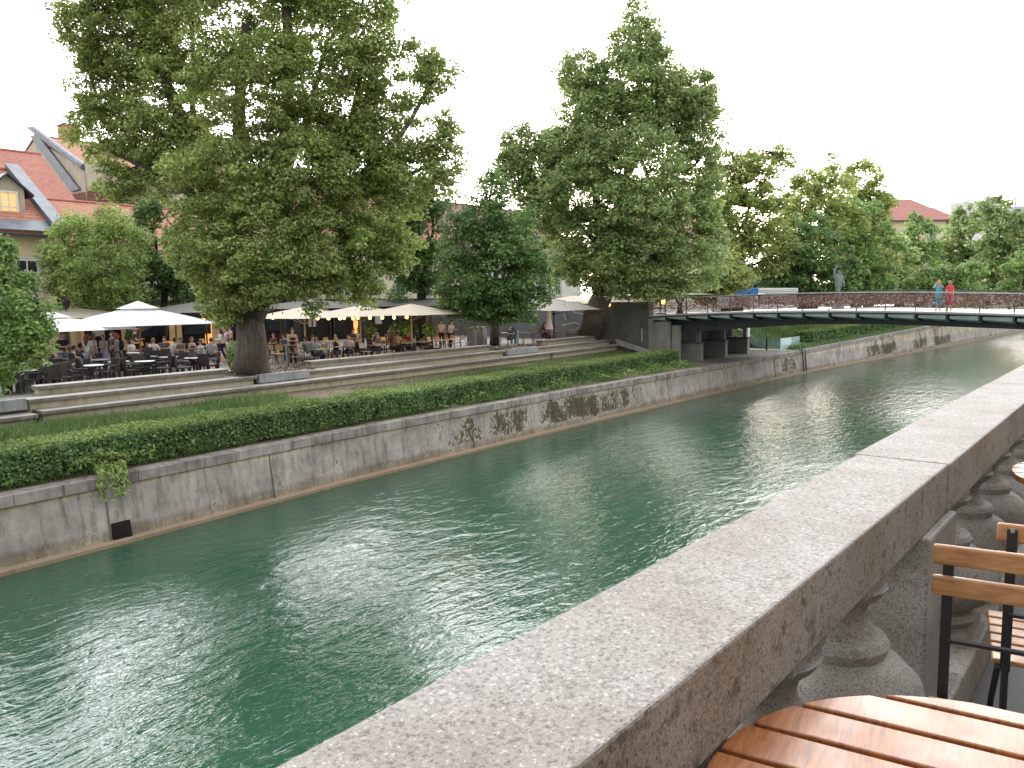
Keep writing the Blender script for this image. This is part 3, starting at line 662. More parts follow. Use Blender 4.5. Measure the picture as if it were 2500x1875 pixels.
def tree(name, label, base, t, lobes, leaf, lsize, dens, per, crad, trunk, limbs, bark='bark', group=None, depth_k=.8, twig=True, cat='tree', flare=1.5, shell=.45):
    """base: world point; t: distance along the view axis used to read the crown's lobes (px,py,rx,ry[,dt]) off the photo"""
    base = np.array(base, float); root = thing(name, label, cat, tuple(base), group=group)
    b = MB(); W = []
    for L in lobes:
        tt = t+(L[4] if len(L) > 4 else 0); c = dep(L[0], L[1], tt); rx, ry = L[2]*tt/F, L[3]*tt/F
        W.append((c, (rx, min(rx, ry*1.4)*depth_k if rx > ry else rx*depth_k, ry)))
    tr = [base-np.array([0,0,.15])]+[dep(px, py, t) for px, py in trunk[1]]
    k = len(tr)-1; rs = np.linspace(trunk[0], trunk[2], k+1)
    pts, rr = [], []
    for i in range(k):
        for q in np.linspace(0, 1, 5)[(1 if i else 0):]:
            pts.append(tr[i]*(1-q)+tr[i+1]*q); z = pts[-1][2]-base[2]
            rr.append((rs[i]*(1-q)+rs[i+1]*q)*(1+(flare-1)*math.exp(-max(z, 0)/.55)))
    b.tube(pts, rr, 14)
    ends = [tr[-1]]
    for r0, px in limbs:
        P = [dep(x, y, t+(d[0] if d else 0)) for x, y, *d in px]; limb(b, P, r0, r0*.35, 7, .05); ends.append(P[-1]); ends.append(P[len(P)//2])
    nodes = [p for p in pts[len(pts)//2:]]+ends
    if twig:
        for c, rad in W:
            for _ in range(3):
                tgt = lobe_points(c, rad, AX, 1, .3)[0]; src = min(nodes, key=lambda q: np.linalg.norm(q-tgt)+max(0, q[2]-tgt[2])*1.5)
                mid = (src+tgt)/2+np.array([0,0,.12*np.linalg.norm(tgt-src)]); rr_ = min(.09, .02+.012*np.linalg.norm(tgt-src))
                limb(b, [src, mid, tgt], rr_*(1.5 if t > 45 else 1), .015, 5, .08)
    b.build('trunk', bark, root, smooth=True, fixn=False)
    C, R = [], []
    for c, rad in W:
        n = max(6, int(dens*(rad[0]*rad[2]+rad[0]*rad[1]+rad[1]*rad[2])))
        C.append(lobe_points(c, rad, AX, n, shell)); R.append(rng.uniform(.65, 1.25, n)*crad)
    C, R = np.concatenate(C), np.concatenate(R)
    keep = np.ones(len(C), bool)
    C, R = C[keep], R[keep]
    P, N = clumps(C, R, per)
    quads('crown', leaf_quads(P, N, lsize), leaf, root)
    if leaf.startswith('leaf_linden'):           # pale bracts hanging in tufts from part of the sprays
        pick = (np.sin(C[:, 0]*.9)+np.sin(C[:, 1]*1.1+C[:, 2]*.8)+rng.normal(size=len(C))*.7) > .25; Cb, Rb = C[pick], R[pick]; kb = 26 if t < 40 else 16
        d = rng.normal(size=(len(Cb), kb, 3)); d /= np.linalg.norm(d, axis=2, keepdims=True); d[..., 2] = d[..., 2]*.45-.18
        Pb = (Cb[:, None, :]+d*Rb[:, None, None]*1.02).reshape(-1, 3)
        quads('blossom', leaf_quads(Pb, rng.normal(size=Pb.shape)+np.array([0, 0, .4]), lsize*.95, aspect=.45), 'leaf_bract', root)
    return root

# the big linden in front
big_base = onz(613, 909, 3.25)
tree('linden_tree', 'huge linden tree with a forked trunk rising out of the top of the picture', big_base, 30.5,
     [(600,-120,330,150),(330,-60,170,130),(800,-60,190,130),
      (560,70,230,150),(310,90,130,120),(330,50,80,70),(255,130,70,60),(190,60,70,60),(270,215,100,100),(240,310,75,80),(330,400,90,80),(290,450,60,40),(420,240,120,150),(400,330,110,90),
      (620,230,160,150,-1.5),(790,210,150,170),(900,60,75,110),(880,150,90,110),(960,330,95,120),(900,380,100,100),(860,300,80,90),(740,350,120,100),(1010,150,60,55),(1065,170,50,62),(1060,250,30,50),(1000,430,110,90),(1090,370,50,75),(1100,300,30,35),
      (470,420,110,110),(560,440,150,120,-2),(720,440,160,130,-1.5),(870,430,120,130),(520,570,120,100,-1),(620,590,150,110,-2.5),(770,590,150,110,-1),(900,560,100,105),(960,600,60,70),
      (690,660,110,75,-2),(600,680,80,60,-1.5),(520,650,80,70),(470,600,60,70),(840,680,75,65),(900,690,40,60),(560,750,45,55,-1.2),(530,715,50,60,-.8),(755,715,24,50,-1)],
     'leaf_linden', .12, 9.5, 92, .48, (.66, [(615,850),(610,775)], .52),
     [(.50, [(608,775),(560,660),(520,520),(480,380),(430,260),(380,150)]), (.46, [(610,775),(600,620),(590,430),(585,250),(600,60)]),
      (.44, [(612,800),(655,700),(690,560),(700,380),(705,240),(700,60),(690,-100)]), (.24, [(690,560),(770,470),(850,330),(880,180)]), (.2, [(690,600),(800,540),(890,420),(980,330),(1050,210)]),
      (.22, [(520,520),(430,440),(340,400),(270,370)]), (.2, [(480,380),(400,330),(310,290),(250,260)]), (.18, [(700,420),(760,260),(800,100)]), (.16, [(480,400),(470,250),(470,90)]),
      (.18, [(640,700),(700,665),(770,660),(850,660)]), (.14, [(890,440),(990,430),(1090,380)])], flare=1.28)
# shoots and ivy at its foot
def shrub(name, label, px, py, z, rx, h, leaf, n, ls, cat='shrub'):
    p = onz(px, py, z); root = thing(name, label, cat, tuple(p))
    b = MB()
    for k in range(5):
        a = 2*pi*k/5; b.tube([p, p+np.array([cos(a)*rx*.3, sin(a)*rx*.3, h*.5]), p+np.array([cos(a)*rx*.6, sin(a)*rx*.6, h*.85])], [.02,.014,.006], 5)
    b.build('stem', 'bark_dark', root, fixn=False)
    u = rng.normal(size=(n, 3)); u /= np.linalg.norm(u, axis=1, keepdims=True); q = u*rng.uniform(.3, 1, (n, 1))**.5
    P = p+np.array([0,0,h*.5])+q*np.array([rx, rx, h*.55]); P[:, 2] = np.maximum(P[:, 2], p[2]+.01)
    quads('foliage', leaf_quads(P, u*.6+np.array([0,0,.7])+rng.normal(size=(n,3))*.4, ls), leaf, root); return root
shrub('ivy_shoot', 'green shoots growing at the left foot of the big trunk', 578, 905, 3.27, .42, 1.25, 'leaf_mid', 700, .11)

t2 = onz(1436, 826, 3.25)
tree('linden_tree', 'tall pointed linden with a leaning trunk left of the footbridge', t2, 53,
     [(1555,40,28,40),(1565,110,75,75),(1560,200,110,90),(1600,270,120,80),(1420,170,60,60),(1430,260,85,90),(1500,300,110,90),(1680,230,70,65),(1720,210,40,35),(1690,310,75,80),(1400,370,95,80),(1540,400,150,100,-2),(1690,420,70,90),
      (1270,350,60,50),(1330,400,100,80),(1250,420,50,50),(1420,480,130,90,-2),(1330,500,80,70),(1560,520,130,90,-2.5),(1680,540,80,90),(1725,480,40,60),(1440,580,100,75,-1),(1560,620,120,75,-3),(1670,640,95,70,-2),(1480,660,90,50,-1),(1390,640,55,55),(1600,690,90,38,-3),(1730,600,45,60),(1540,700,60,28,-2)],
     'leaf_linden_far', .20, 5.4, 80, .72, (.85, [(1452,765),(1478,705),(1470,640)], .55),
     [(.40, [(1470,650),(1462,560),(1455,470),(1440,330),(1432,200)]), (.34, [(1472,650),(1500,540),(1530,420),(1560,260),(1562,100)]), (.30, [(1480,690),(1560,610),(1600,500),(1570,400)]), (.26, [(1530,430),(1590,330),(1650,260),(1700,220)]),
      (.22, [(1465,600),(1400,540),(1340,470),(1280,400)]), (.2, [(1475,690),(1420,670),(1380,640)]), (.2, [(1540,500),(1640,420),(1700,400)])], group=None)

t3 = onz(1207, 838, 3.25)
tree('broadleaf_tree', 'dense dark green young tree beside the concrete planter box', t3, 42,
     [(1195,455,42,50),(1180,530,80,65),(1240,560,85,70),(1150,600,85,75),(1230,640,105,75,-1),(1280,670,65,70),(1140,670,75,65),(1195,710,105,45,-1.2),(1110,720,45,32),(1295,735,50,40),(1170,740,60,40),(1150,762,55,24),(1250,766,60,24),(1200,752,70,30)],
     'leaf_dark', .16, 7.0, 70, .58, (.30, [(1209,780),(1212,700)], .2),
     [(.14, [(1212,700),(1205,600),(1195,480)]), (.11, [(1212,710),(1160,640),(1130,600)]), (.11, [(1212,710),(1260,650),(1270,590)])], flare=1.2)
tree('broadleaf_tree', 'shady tree with drooping dark boughs behind the cream parasols', onz(1030, 845, 3.25), 47,
     [(1000,500,65,70),(960,560,65,80),(1040,560,70,80),(1000,640,60,70),(1050,650,55,60),(940,630,45,60),(1060,480,50,50),(985,700,45,28)], 'leaf_dark', .18, 5.0, 70, .7, (.33, [(1028,760),(1030,690)], .26),
     [(.2, [(1030,700),(1010,600),(1000,500)]), (.15, [(1030,690),(1050,600),(1060,520)])], bark='bark_dark')
tree('robinia_tree', 'feathery pale green tree in front of the left house', onz(205, 850, 3.25), 42,
     [(250,545,70,45),(200,570,75,55),(290,590,70,60),(160,620,60,65),(230,650,100,70,-1),(310,670,55,60),(180,700,75,45),(270,720,90,38),(130,660,35,50),(150,560,30,30)], 'leaf_light', .13, 6.5, 80, .60, (.20, [(205,760),(215,690)], .15),
     [(.1, [(215,690),(230,620),(250,550)]), (.09, [(213,700),(180,640),(160,600)]), (.09, [(215,700),(270,650),(290,600)])], bark='bark_dark')
tree('broadleaf_tree', 'dark bushy tree squeezed between the feathery tree and the big linden', onz(400, 848, 3.25), 45,
     [(370,560,50,45),(390,620,70,60),(330,640,50,50),(440,640,60,70),(380,690,80,50),(450,710,60,40),(330,720,40,30),(350,530,30,30),(400,500,45,40)], 'leaf_dark', .17, 6.0, 70, .62, (.22, [(400,770),(402,710)], .18), [(.12, [(402,710),(385,620),(370,560)]), (.12, [(402,710),(440,650)])], bark='bark_dark')
tree('maple_tree', 'leafy tree cut by the left edge of the picture', onz(-45, 985, 3.25), 22.5,
     [(-30,640,60,70),(20,690,70,70),(80,745,45,32),(30,760,80,60,-.6),(-30,760,70,80),(60,820,55,50,-.6),(10,850,80,55,-.6),(-40,880,70,60),(85,860,25,30),(-20,930,50,25),(100,790,28,22),(20,610,30,25)], 'leaf_mid', .11, 16, 70, .36, (.16, [(-30,860),(-20,760)], .12), [(.07, [(-20,760),(10,690),(15,620)]), (.06, [(-25,800),(40,770),(90,750)]), (.06, [(-30,860),(40,840),(80,830)])], bark='bark_dark', shell=.35)
# trees on the far bank beyond the bridge
FT = [
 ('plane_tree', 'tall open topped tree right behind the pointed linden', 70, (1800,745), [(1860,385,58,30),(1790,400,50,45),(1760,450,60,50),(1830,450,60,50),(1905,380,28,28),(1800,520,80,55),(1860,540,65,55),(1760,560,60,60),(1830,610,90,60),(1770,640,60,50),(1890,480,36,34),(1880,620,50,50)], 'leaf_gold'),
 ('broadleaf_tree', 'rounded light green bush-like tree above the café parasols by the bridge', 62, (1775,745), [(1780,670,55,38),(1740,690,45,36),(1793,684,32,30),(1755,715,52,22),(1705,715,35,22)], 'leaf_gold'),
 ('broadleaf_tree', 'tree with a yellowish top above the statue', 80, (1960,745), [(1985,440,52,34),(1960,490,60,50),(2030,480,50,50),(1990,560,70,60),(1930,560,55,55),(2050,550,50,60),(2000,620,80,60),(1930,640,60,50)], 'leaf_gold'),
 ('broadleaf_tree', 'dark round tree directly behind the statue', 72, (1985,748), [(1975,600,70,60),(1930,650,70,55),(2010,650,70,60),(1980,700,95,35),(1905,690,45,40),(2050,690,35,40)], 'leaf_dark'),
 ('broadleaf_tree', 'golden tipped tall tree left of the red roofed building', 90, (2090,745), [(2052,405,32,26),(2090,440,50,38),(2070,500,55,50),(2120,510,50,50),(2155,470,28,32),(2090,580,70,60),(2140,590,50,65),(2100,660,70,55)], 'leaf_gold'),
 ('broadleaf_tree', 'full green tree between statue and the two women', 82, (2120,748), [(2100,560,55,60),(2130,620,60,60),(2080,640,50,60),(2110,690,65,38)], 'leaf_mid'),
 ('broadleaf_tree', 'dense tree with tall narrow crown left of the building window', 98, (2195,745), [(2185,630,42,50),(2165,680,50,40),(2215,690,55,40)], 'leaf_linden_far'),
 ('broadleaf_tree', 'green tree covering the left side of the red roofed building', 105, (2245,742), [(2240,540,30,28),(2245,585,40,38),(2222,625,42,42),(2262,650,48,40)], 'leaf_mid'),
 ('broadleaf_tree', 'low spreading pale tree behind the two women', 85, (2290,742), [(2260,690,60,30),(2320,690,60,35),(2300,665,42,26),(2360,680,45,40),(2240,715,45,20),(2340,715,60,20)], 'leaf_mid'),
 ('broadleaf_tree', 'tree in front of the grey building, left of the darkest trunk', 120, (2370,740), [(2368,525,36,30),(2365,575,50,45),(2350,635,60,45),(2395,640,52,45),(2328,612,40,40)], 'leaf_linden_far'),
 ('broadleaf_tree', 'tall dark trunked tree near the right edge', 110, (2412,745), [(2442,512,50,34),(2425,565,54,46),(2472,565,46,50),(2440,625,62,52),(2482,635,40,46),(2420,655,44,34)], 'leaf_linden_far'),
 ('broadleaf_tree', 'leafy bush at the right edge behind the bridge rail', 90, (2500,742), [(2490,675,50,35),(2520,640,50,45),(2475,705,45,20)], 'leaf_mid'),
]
for nm, lb, t, (bx, by), lobes, leaf in FT:
    kk = 1.25 if bx < 2150 else 1.05
    lobes = [(L[0], L[1], L[2]*kk, L[3]*kk) for L in lobes]+([(bx-22, 712, 42, 26), (bx+25, 706, 42, 30)] if bx > 1900 else [])
    base = dep(bx, by, t); base[2] = 4.88 if t < 120 else 4.88
    cx, cy = np.mean([L[0] for L in lobes]), np.mean([L[1] for L in lobes]); top = min(lobes, key=lambda L: L[1])
    tree(nm, lb, base, t, lobes, leaf, .0041*t, 330/t/t*(26 if t < 95 else 36), 64, .0112*t, (.26+.002*t, [(bx+(cx-bx)*.4, (by+cy)/2)], .2), [(.16, [(bx+(cx-bx)*.4, (by+cy)/2), (cx, cy), (top[0], top[1])])], bark='bark_dark', group='trees on the far bank beyond the bridge')
# trees filling the back of the café terrace
for i, (px, t, lb, lobes, leaf) in enumerate([
  (690, 48, 'dark tree behind the big linden, over the left cream parasol', [(700,640,70,60),(640,660,60,50),(760,660,70,55),(720,710,80,28)], 'leaf_dark'),
  (880, 50, 'dark tree behind the big linden, over the middle cream parasol', [(880,620,70,60),(840,680,50,40),(920,680,50,40)], 'leaf_dark'),
  (1340, 66, 'pale green tree seen between the young tree and the leaning trunk', [(1300,600,60,50),(1350,640,55,50),(1310,690,60,35),(1270,560,50,60)], 'leaf_mid'),
  (1660, 60, 'bright light green sapling behind the bridge railing', [(1640,706,40,20),(1680,700,30,18),(1615,716,25,14)], 'leaf_light')]):
    base = dep(px, 830, t); base[2] = 3.25 if i < 3 else 4.9
    tree('broadleaf_tree', lb, base, t, lobes, leaf, .0040*t, 330/t/t*12, 60, .0112*t, (.2, [(px, 745)], .14), [(.1, [(px, 745), (lobes[0][0], lobes[0][1])])], bark='bark_dark')

# hedges
def hedge(label, X0, X1, yf, depth, zb, zt, n_face, n_top, ls):
    root = thing('hedge', label, 'hedge', ((X0+X1)/2, yf((X0+X1)/2), zb((X0+X1)/2)))
    xs = np.linspace(X0, X1, 24); b = MB(); P = []
    for X in xs: P += [(X, yf(X)+.07, zb(X)-.1), (X, yf(X)+.05, zt(X)-.06), (X, yf(X)+depth-.05, zt(X)-.06), (X, yf(X)+depth-.05, zb(X)-.1)]
    n = len(xs); b.add(P, [(i*4+j, i*4+(j+1)%4, (i+1)*4+(j+1)%4, (i+1)*4+j) for i in range(n-1) for j in range(4)]+[(0,1,2,3),(n*4-1,n*4-2,n*4-3,n*4-4)])
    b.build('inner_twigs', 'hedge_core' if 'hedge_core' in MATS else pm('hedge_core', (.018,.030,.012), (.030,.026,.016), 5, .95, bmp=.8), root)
    def vec(f, X): return np.array([f(x) for x in X])
    X = rng.uniform(X0, X1, n_face); h = rng.uniform(0, 1, n_face)
    wob = .04*np.sin(X*1.7)+.035*np.sin(X*3.9+1)+.02*np.sin(X*9.1)
    zz = vec(zb, X)+(vec(zt, X)-vec(zb, X))*h
    keep = rng.uniform(0, 1, n_face) < (.45+.55*h**.6)+.25*np.sin(X*2.3)
    Pn = np.stack([X, vec(yf, X)+wob-.06*(1-h)+rng.normal(size=n_face)*.05, zz], 1)[keep]
    Nn = np.tile([0,-.8,.35], (len(Pn), 1))+rng.normal(size=(len(Pn), 3))*.45
    Xe = np.full(n_face//40, X0); 
    for Xq, sx in ((X0, -1), (X1, 1)):
        m = n_face//45; yy = rng.uniform(0, depth, m); hh = rng.uniform(0, 1, m)
        Pn = np.concatenate([Pn, np.stack([np.full(m, Xq)+rng.normal(size=m)*.04, yf(Xq)+yy, zb(Xq)+(zt(Xq)-zb(Xq))*hh], 1)]); Nn = np.concatenate([Nn, np.tile([sx*.8,0,.3], (m, 1))+rng.normal(size=(m, 3))*.4])
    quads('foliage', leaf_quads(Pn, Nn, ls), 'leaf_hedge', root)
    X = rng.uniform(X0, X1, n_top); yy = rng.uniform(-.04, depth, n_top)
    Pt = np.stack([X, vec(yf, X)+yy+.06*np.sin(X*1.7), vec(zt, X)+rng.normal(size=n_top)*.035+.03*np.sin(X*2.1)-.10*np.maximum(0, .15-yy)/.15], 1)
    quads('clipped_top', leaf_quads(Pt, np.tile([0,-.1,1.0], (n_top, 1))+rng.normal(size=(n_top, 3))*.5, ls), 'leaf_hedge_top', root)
    return root
hedge('long clipped hedge along the quay in front of the stone steps', -14, 45.6, Yh, 1.5, lambda X: 1.9, lambda X: 2.68, 62000, 42000, .085)
hedge('clipped hedge on the quay beyond the footbridge', 69.5, 118, lambda X: Yw(X)+2.3, 1.7, lambda X: ZT(X)+.05, lambda X: ZT(X)+1.05, 16000, 9000, .17)

# grass and weeds
def blades(P, h, w, lean=.35):
    n = len(P); a = rng.uniform(0, 2*pi, n); d = np.stack([np.cos(a), np.sin(a), np.zeros(n)], 1); hh = (h*rng.uniform(.5, 1.2, n))[:, None]
    ln = rng.normal(size=(n, 3))*lean*hh; ln[:, 2] = 0; up = np.array([0,0,1.0])*hh
    return np.stack([P-d*w, P+d*w, P+d*w*.35+up+ln, P-d*w*.35+up*1.02+ln*1.05], 1)
n = 95000
X = rng.uniform(-8, 50, n)**1.0; u = rng.uniform(0, 1, n)
y0 = 20.95+.0765*(X-5.7)+1.45; y1 = 26.9+.08*(X-8.8)-.60; Y = y0+(y1-y0)*u; Z = 2.08+(2.50-2.08)*u-.02
pat = np.sin(X*.9)+np.sin(X*2.3+Y*1.7)*.5+np.sin(Y*3.1-X*.6)*.4
soil_ = (np.exp(-((X-20.8)/4.0)**2)*1.9+.45*(X > 25))*(.35+.65*u)
keep = rng.uniform(0, 1, n) < np.clip(.9-soil_*(.6+.3*np.sin(Y*2.0+X)), .05, 1)
hgt = np.where(X < 17, .34, .15)*(1+.35*pat*.5); hgt = np.clip(hgt*np.where(u > .8, .6, 1), .05, .6)
G1 = blades(np.stack([X, Y, Z], 1)[keep], hgt[keep], .011)
n = 42000                                     # the rough fringe between hedge and quay
X = rng.uniform(-8, 46, n); u = rng.uniform(0, 1, n)**1.2
yw = np.array([Yw(x) for x in X]); y0 = yw+1.0; y1 = 20.95+.0765*(X-5.7)+.1; Y = y1+(y0-y1)*u
keep = (y1 > y0+.05) & (rng.uniform(0, 1, n) < .55+.4*np.sin(X*1.3)+.2*np.sin(X*4.1))
G2 = blades(np.stack([X, Y, 1.93-.15*u], 1)[keep], np.clip(.26*(1-.6*u)*(1+.5*np.sin(X*.8)), .05, .5)[keep], .012, .6)
n = 30000
X = rng.uniform(63, 125, n); u = rng.uniform(0, 1, n); yw = np.array([Yw(x) for x in X]); zt_ = np.array([ZT(x) for x in X])
Y = np.where(u < .15, yw+1.0+u*8, yw+4.0+(u-.15)*5.2); Z = np.where(u < .15, zt_+.03, zt_+.2+(u-.15)/.85*(np.maximum(4.1, zt_+1.3)-zt_-.2))
G3 = blades(np.stack([X, Y, Z], 1), .22*(1+.3*np.sin(X)), .03, .5)
tag(quads('grass', np.concatenate([G1, G2, G3]), 'leaf_grass'), 'rough green grass on the bank behind the hedge and along the quay edge', 'grass', kind='stuff')
n = 9000; X = rng.uniform(-4, 46, n); yw = np.array([Yw(x) for x in X]); y1 = 20.95+.0765*(X-5.7)
Y = yw+1.0+(y1-yw-.95)*rng.uniform(0, 1, n)**.8; C = np.stack([X, Y, 1.86+.22*rng.uniform(0, 1, n)*(1+np.sin(X*1.9))], 1)
keep = (np.sin(X*1.3)+np.sin(X*.47+2)+rng.normal(size=n)*.5) > -.2
tag(quads('ground_cover', leaf_quads(C[keep], np.tile([0,-.3,.9], (keep.sum(), 1))+rng.normal(size=(keep.sum(), 3))*.5, .10), 'leaf_mid'), 'mixed low weeds growing along the foot of the hedge', 'weeds', kind='stuff')
n = 2600; P = []
for X0, X1 in ((16.2, 20.6), (33.6, 39), (46.6, 51.4)):
    xx = rng.uniform(X0, X1, n//3); P.append(np.stack([xx, 26.9+.08*(xx-8.8)+rng.uniform(.32, 2.6, n//3), np.full(n//3, 3.272)+rng.uniform(0, .02, n//3)], 1))
P = np.concatenate(P)
tag(quads('fallen_leaves', leaf_quads(P, np.tile([0,0,1.0], (len(P), 1))+rng.normal(size=(len(P), 3))*.25, .10), 'leaf_dry'), 'dry brown fallen leaves lying in the tree pits', 'fallen leaves', kind='stuff')
# plant hanging over the quay edge
X = 8.35; pr = thing('trailing_plant', 'pale willowy plant sprawling out of the hedge and over the quay edge', 'plant', (X, Yw(X)+.9, 1.75))
b = MB(); Q = []
for k in range(16):
    x0 = X+rnd.uniform(-.2, .5); a = rnd.uniform(-1, 1); over = k < 6
    if over: pts = [(x0, Yw(X)+1.0, 1.78), (x0+.2*a, Yw(X)+.62, 1.98), (x0+.32*a, Yw(X)+.36, 1.75), (x0+.36*a, Yw(X)+.33, 1.15+.2*rnd.random())]
    else: pts = [(x0, Yw(X)+1.1, 1.8), (x0+.5*a, Yw(X)+.95, 2.15), (x0+1.2*a, Yw(X)+.8, 2.05+.3*rnd.random())]
    b.tube(pts, [.012,.010,.007,.004][:len(pts)], 5)
    for s in range(len(pts)-1):
        for q in np.linspace(0, 1, 7): Q.append(np.array(pts[s])*(1-q)+np.array(pts[s+1])*q)
b.build('stem', 'bark', pr, fixn=False); Q = np.repeat(np.array(Q), 4, 0); Q = Q+rng.normal(size=Q.shape)*.05
quads('foliage', leaf_quads(Q, rng.normal(size=Q.shape)+np.array([0,-.5,.5]), .14, aspect=.3), 'leaf_light', pr)

# ---------------------------------------------------------------- buildings
def windows_on(parent, xs, zs, w, h, y, pane='pane_dark', frame='frame_white', surround='stone_trim', names=('window',)):
    """windows on a wall facing -Y at plane y (world coordinates)"""
    for x in xs:
        for z in zs:
            f = MB()
            for a, c, d, e in ((x-w/2-.06, x-w/2, z-h/2-.06, z+h/2+.06), (x+w/2, x+w/2+.06, z-h/2-.06, z+h/2+.06), (x-w/2, x+w/2, z-h/2-.06, z-h/2), (x-w/2, x+w/2, z+h/2, z+h/2+.06)): f.bb(a, c, y-.07, y+.02, d, e)
            f.bb(x-.03, x+.03, y-.05, y+.015, z-h/2, z+h/2); f.bb(x-w/2, x-.03, y-.05, y+.015, z+h*.12, z+h*.12+.05); f.bb(x+.03, x+w/2, y-.05, y+.015, z+h*.12, z+h*.12+.05)
            fo = f.build('window', frame, parent)
            MB().bb(x-w/2, x+w/2, y-.012, y+.01, z-h/2, z+h/2).build('pane', pane, fo)
            if surround:
                s = MB()
                s.bb(x-w/2-.22, x-w/2-.062, y-.055, y+.02, z-h/2-.2, z+h/2+.22); s.bb(x+w/2+.062, x+w/2+.22, y-.055, y+.02, z-h/2-.2, z+h/2+.22)
                s.bb(x-w/2-.062, x+w/2+.062, y-.055, y+.02, z+h/2+.062, z+h/2+.22); s.bb(x-w/2-.30, x+w/2+.30, y-.12, y+.02, z-h/2-.32, z-h/2-.2)
                s.build('surround', surround, fo)
def gable(name, label, X0, X1, Yf, Yr, Yb, z0, ze, zr, wall, roof, ov=.5, over_x=.12, gut=True, cat='house'):
    t = thing(name, label, cat, ((X0+X1)/2, Yf, z0))
    W = MB()
    P = [(Yf, z0), (Yb, z0), (Yb, ze), (Yr, zr-.15), (Yf, ze)]
    W.prism([(X0, y, z) for y, z in P], (X1-X0, 0, 0)); W.build('wall', wall, t)
    s = (zr-ze)/(Yr-Yf); sb = (zr-ze)/(Yb-Yr); th = .22
    R = MB(); a, c = X0-over_x, X1+over_x
    R.prism([(a, Yf-ov, ze-s*ov+.05), (a, Yr, zr+.05), (a, Yr, zr+.05+th), (a, Yf-ov, ze-s*ov+.05+th)], (c-a, 0, 0))
    R.prism([(a, Yr+.004, zr+.05), (a, Yb+ov, ze-sb*ov+.05), (a, Yb+ov, ze-sb*ov+.05+th), (a, Yr+.004, zr+.05+th)], (c-a, 0, 0))
    ro = R.build('roof', roof, t)
    n = int((c-a)/.35); rb = MB().tube([(a, Yr, zr+.05+th), (c, Yr, zr+.05+th)], .13, 8); rb.build('ridge_tiles', roof, ro)
    if gut:
        MB().bb(a, c, Yf-ov-.16, Yf-ov-.02, ze-s*ov-.12, ze-s*ov+.06).build('gutter', 'flashing_dark', t)
        MB().bb(a, c, Yf-ov+.02, Yf-.002, ze-s*ov-.12, ze-s*ov-.02).build('eave_board', 'cream_pale', t)
    return t, ro
# the left house with the dormer
hA, rA = gable('house', 'cream house with orange tiled roof and a lit dormer window', -8, 17.4, 48.8, 55.2, 61.5, PLAZA, 10.45, 14.35, 'cream_wall', 'tiles_orange', .55)
sA = 3.9/6.4
def roofA(y): return 14.35-(55.2-y)*sA+.05+.22
MB().prism([(17.35, 48.1, roofA(48.1)-.1), (17.35, 55.3, roofA(55.2)-.1), (17.35, 55.3, roofA(55.2)+.42), (17.35, 48.1, roofA(48.1)+.42)], (.75, 0, 0)).build('verge_flashing', 'flashing', hA)
MB().prism([(-8, 48.15, roofA(48.15)+.01), (-8, 49.2, roofA(49.2)+.01), (-8, 49.2, roofA(49.2)+.06), (-8, 48.15, roofA(48.15)+.06)], (25.3, 0, 0)).build('snow_guard_sheet', 'flashing', rA)
windows_on(hA, (5.2, 9.3, 12.6, 16.0), (7.85,), 1.0, 1.75, 48.8)
# dormer
p0 = onY(65, 520, 50.9); dx = p0[0]-1.0; 
dm = MB(); zc = 11.05; zt_ = zc+1.5
dm.prism([(dx-.92, 50.2, zc-.25), (dx+.72, 50.2, zc-.25), (dx+.72, 50.2, zt_+.25), (dx-.1, 50.2, zt_+1.0), (dx-.92, 50.2, zt_+.25)], (0, 4.0, 0)); dmo = dm.build('dormer', 'plaster_old', hA)
for sx in (-1, 1):
    MB().prism([(dx-.1, 49.95, zt_+1.16), (dx-.1+sx*1.25, 49.95, zt_+.0), (dx-.1+sx*1.25, 49.95, zt_-.12), (dx-.1, 49.95, zt_+1.02)], (0, 4.6, 0)).build('dormer_roof', 'flashing_dark', dmo)
MB().bb(dx-1.0, dx+.85, 49.9, 50.19, zc-.55, zc-.27).build('apron', 'flashing', dmo)
wf = MB(); wx0, wx1 = dx-.48, dx+.28
for a, c, d, e2 in ((wx0-.09, wx0, zc-.15, zt_+.12), (wx1, wx1+.09, zc-.15, zt_+.12), (wx0, wx1, zc-.15, zc-.04), (wx0, wx1, zt_+.03, zt_+.12)): wf.bb(a, c, 50.10, 50.22, d, e2)
wf.bb((wx0+wx1)/2-.03, (wx0+wx1)/2+.03, 50.13, 50.21, zc-.04, zt_+.03); wf.bb(wx0, (wx0+wx1)/2-.03, 50.13, 50.21, zc+.72, zc+.77); wf.bb((wx0+wx1)/2+.03, wx1, 50.13, 50.21, zc+.72, zc+.77)
wfo = wf.build('dormer_window', 'frame_white', dmo)
MB().bb(wx0, wx1, 50.16, 50.205, zc-.04, zt_+.03).build('pane', 'pane_lit', wfo)
MB().bb(11.3, 12.1, 54.4, 55.2, 13.6, 16.2).build('chimney', 'brick_red', rA)
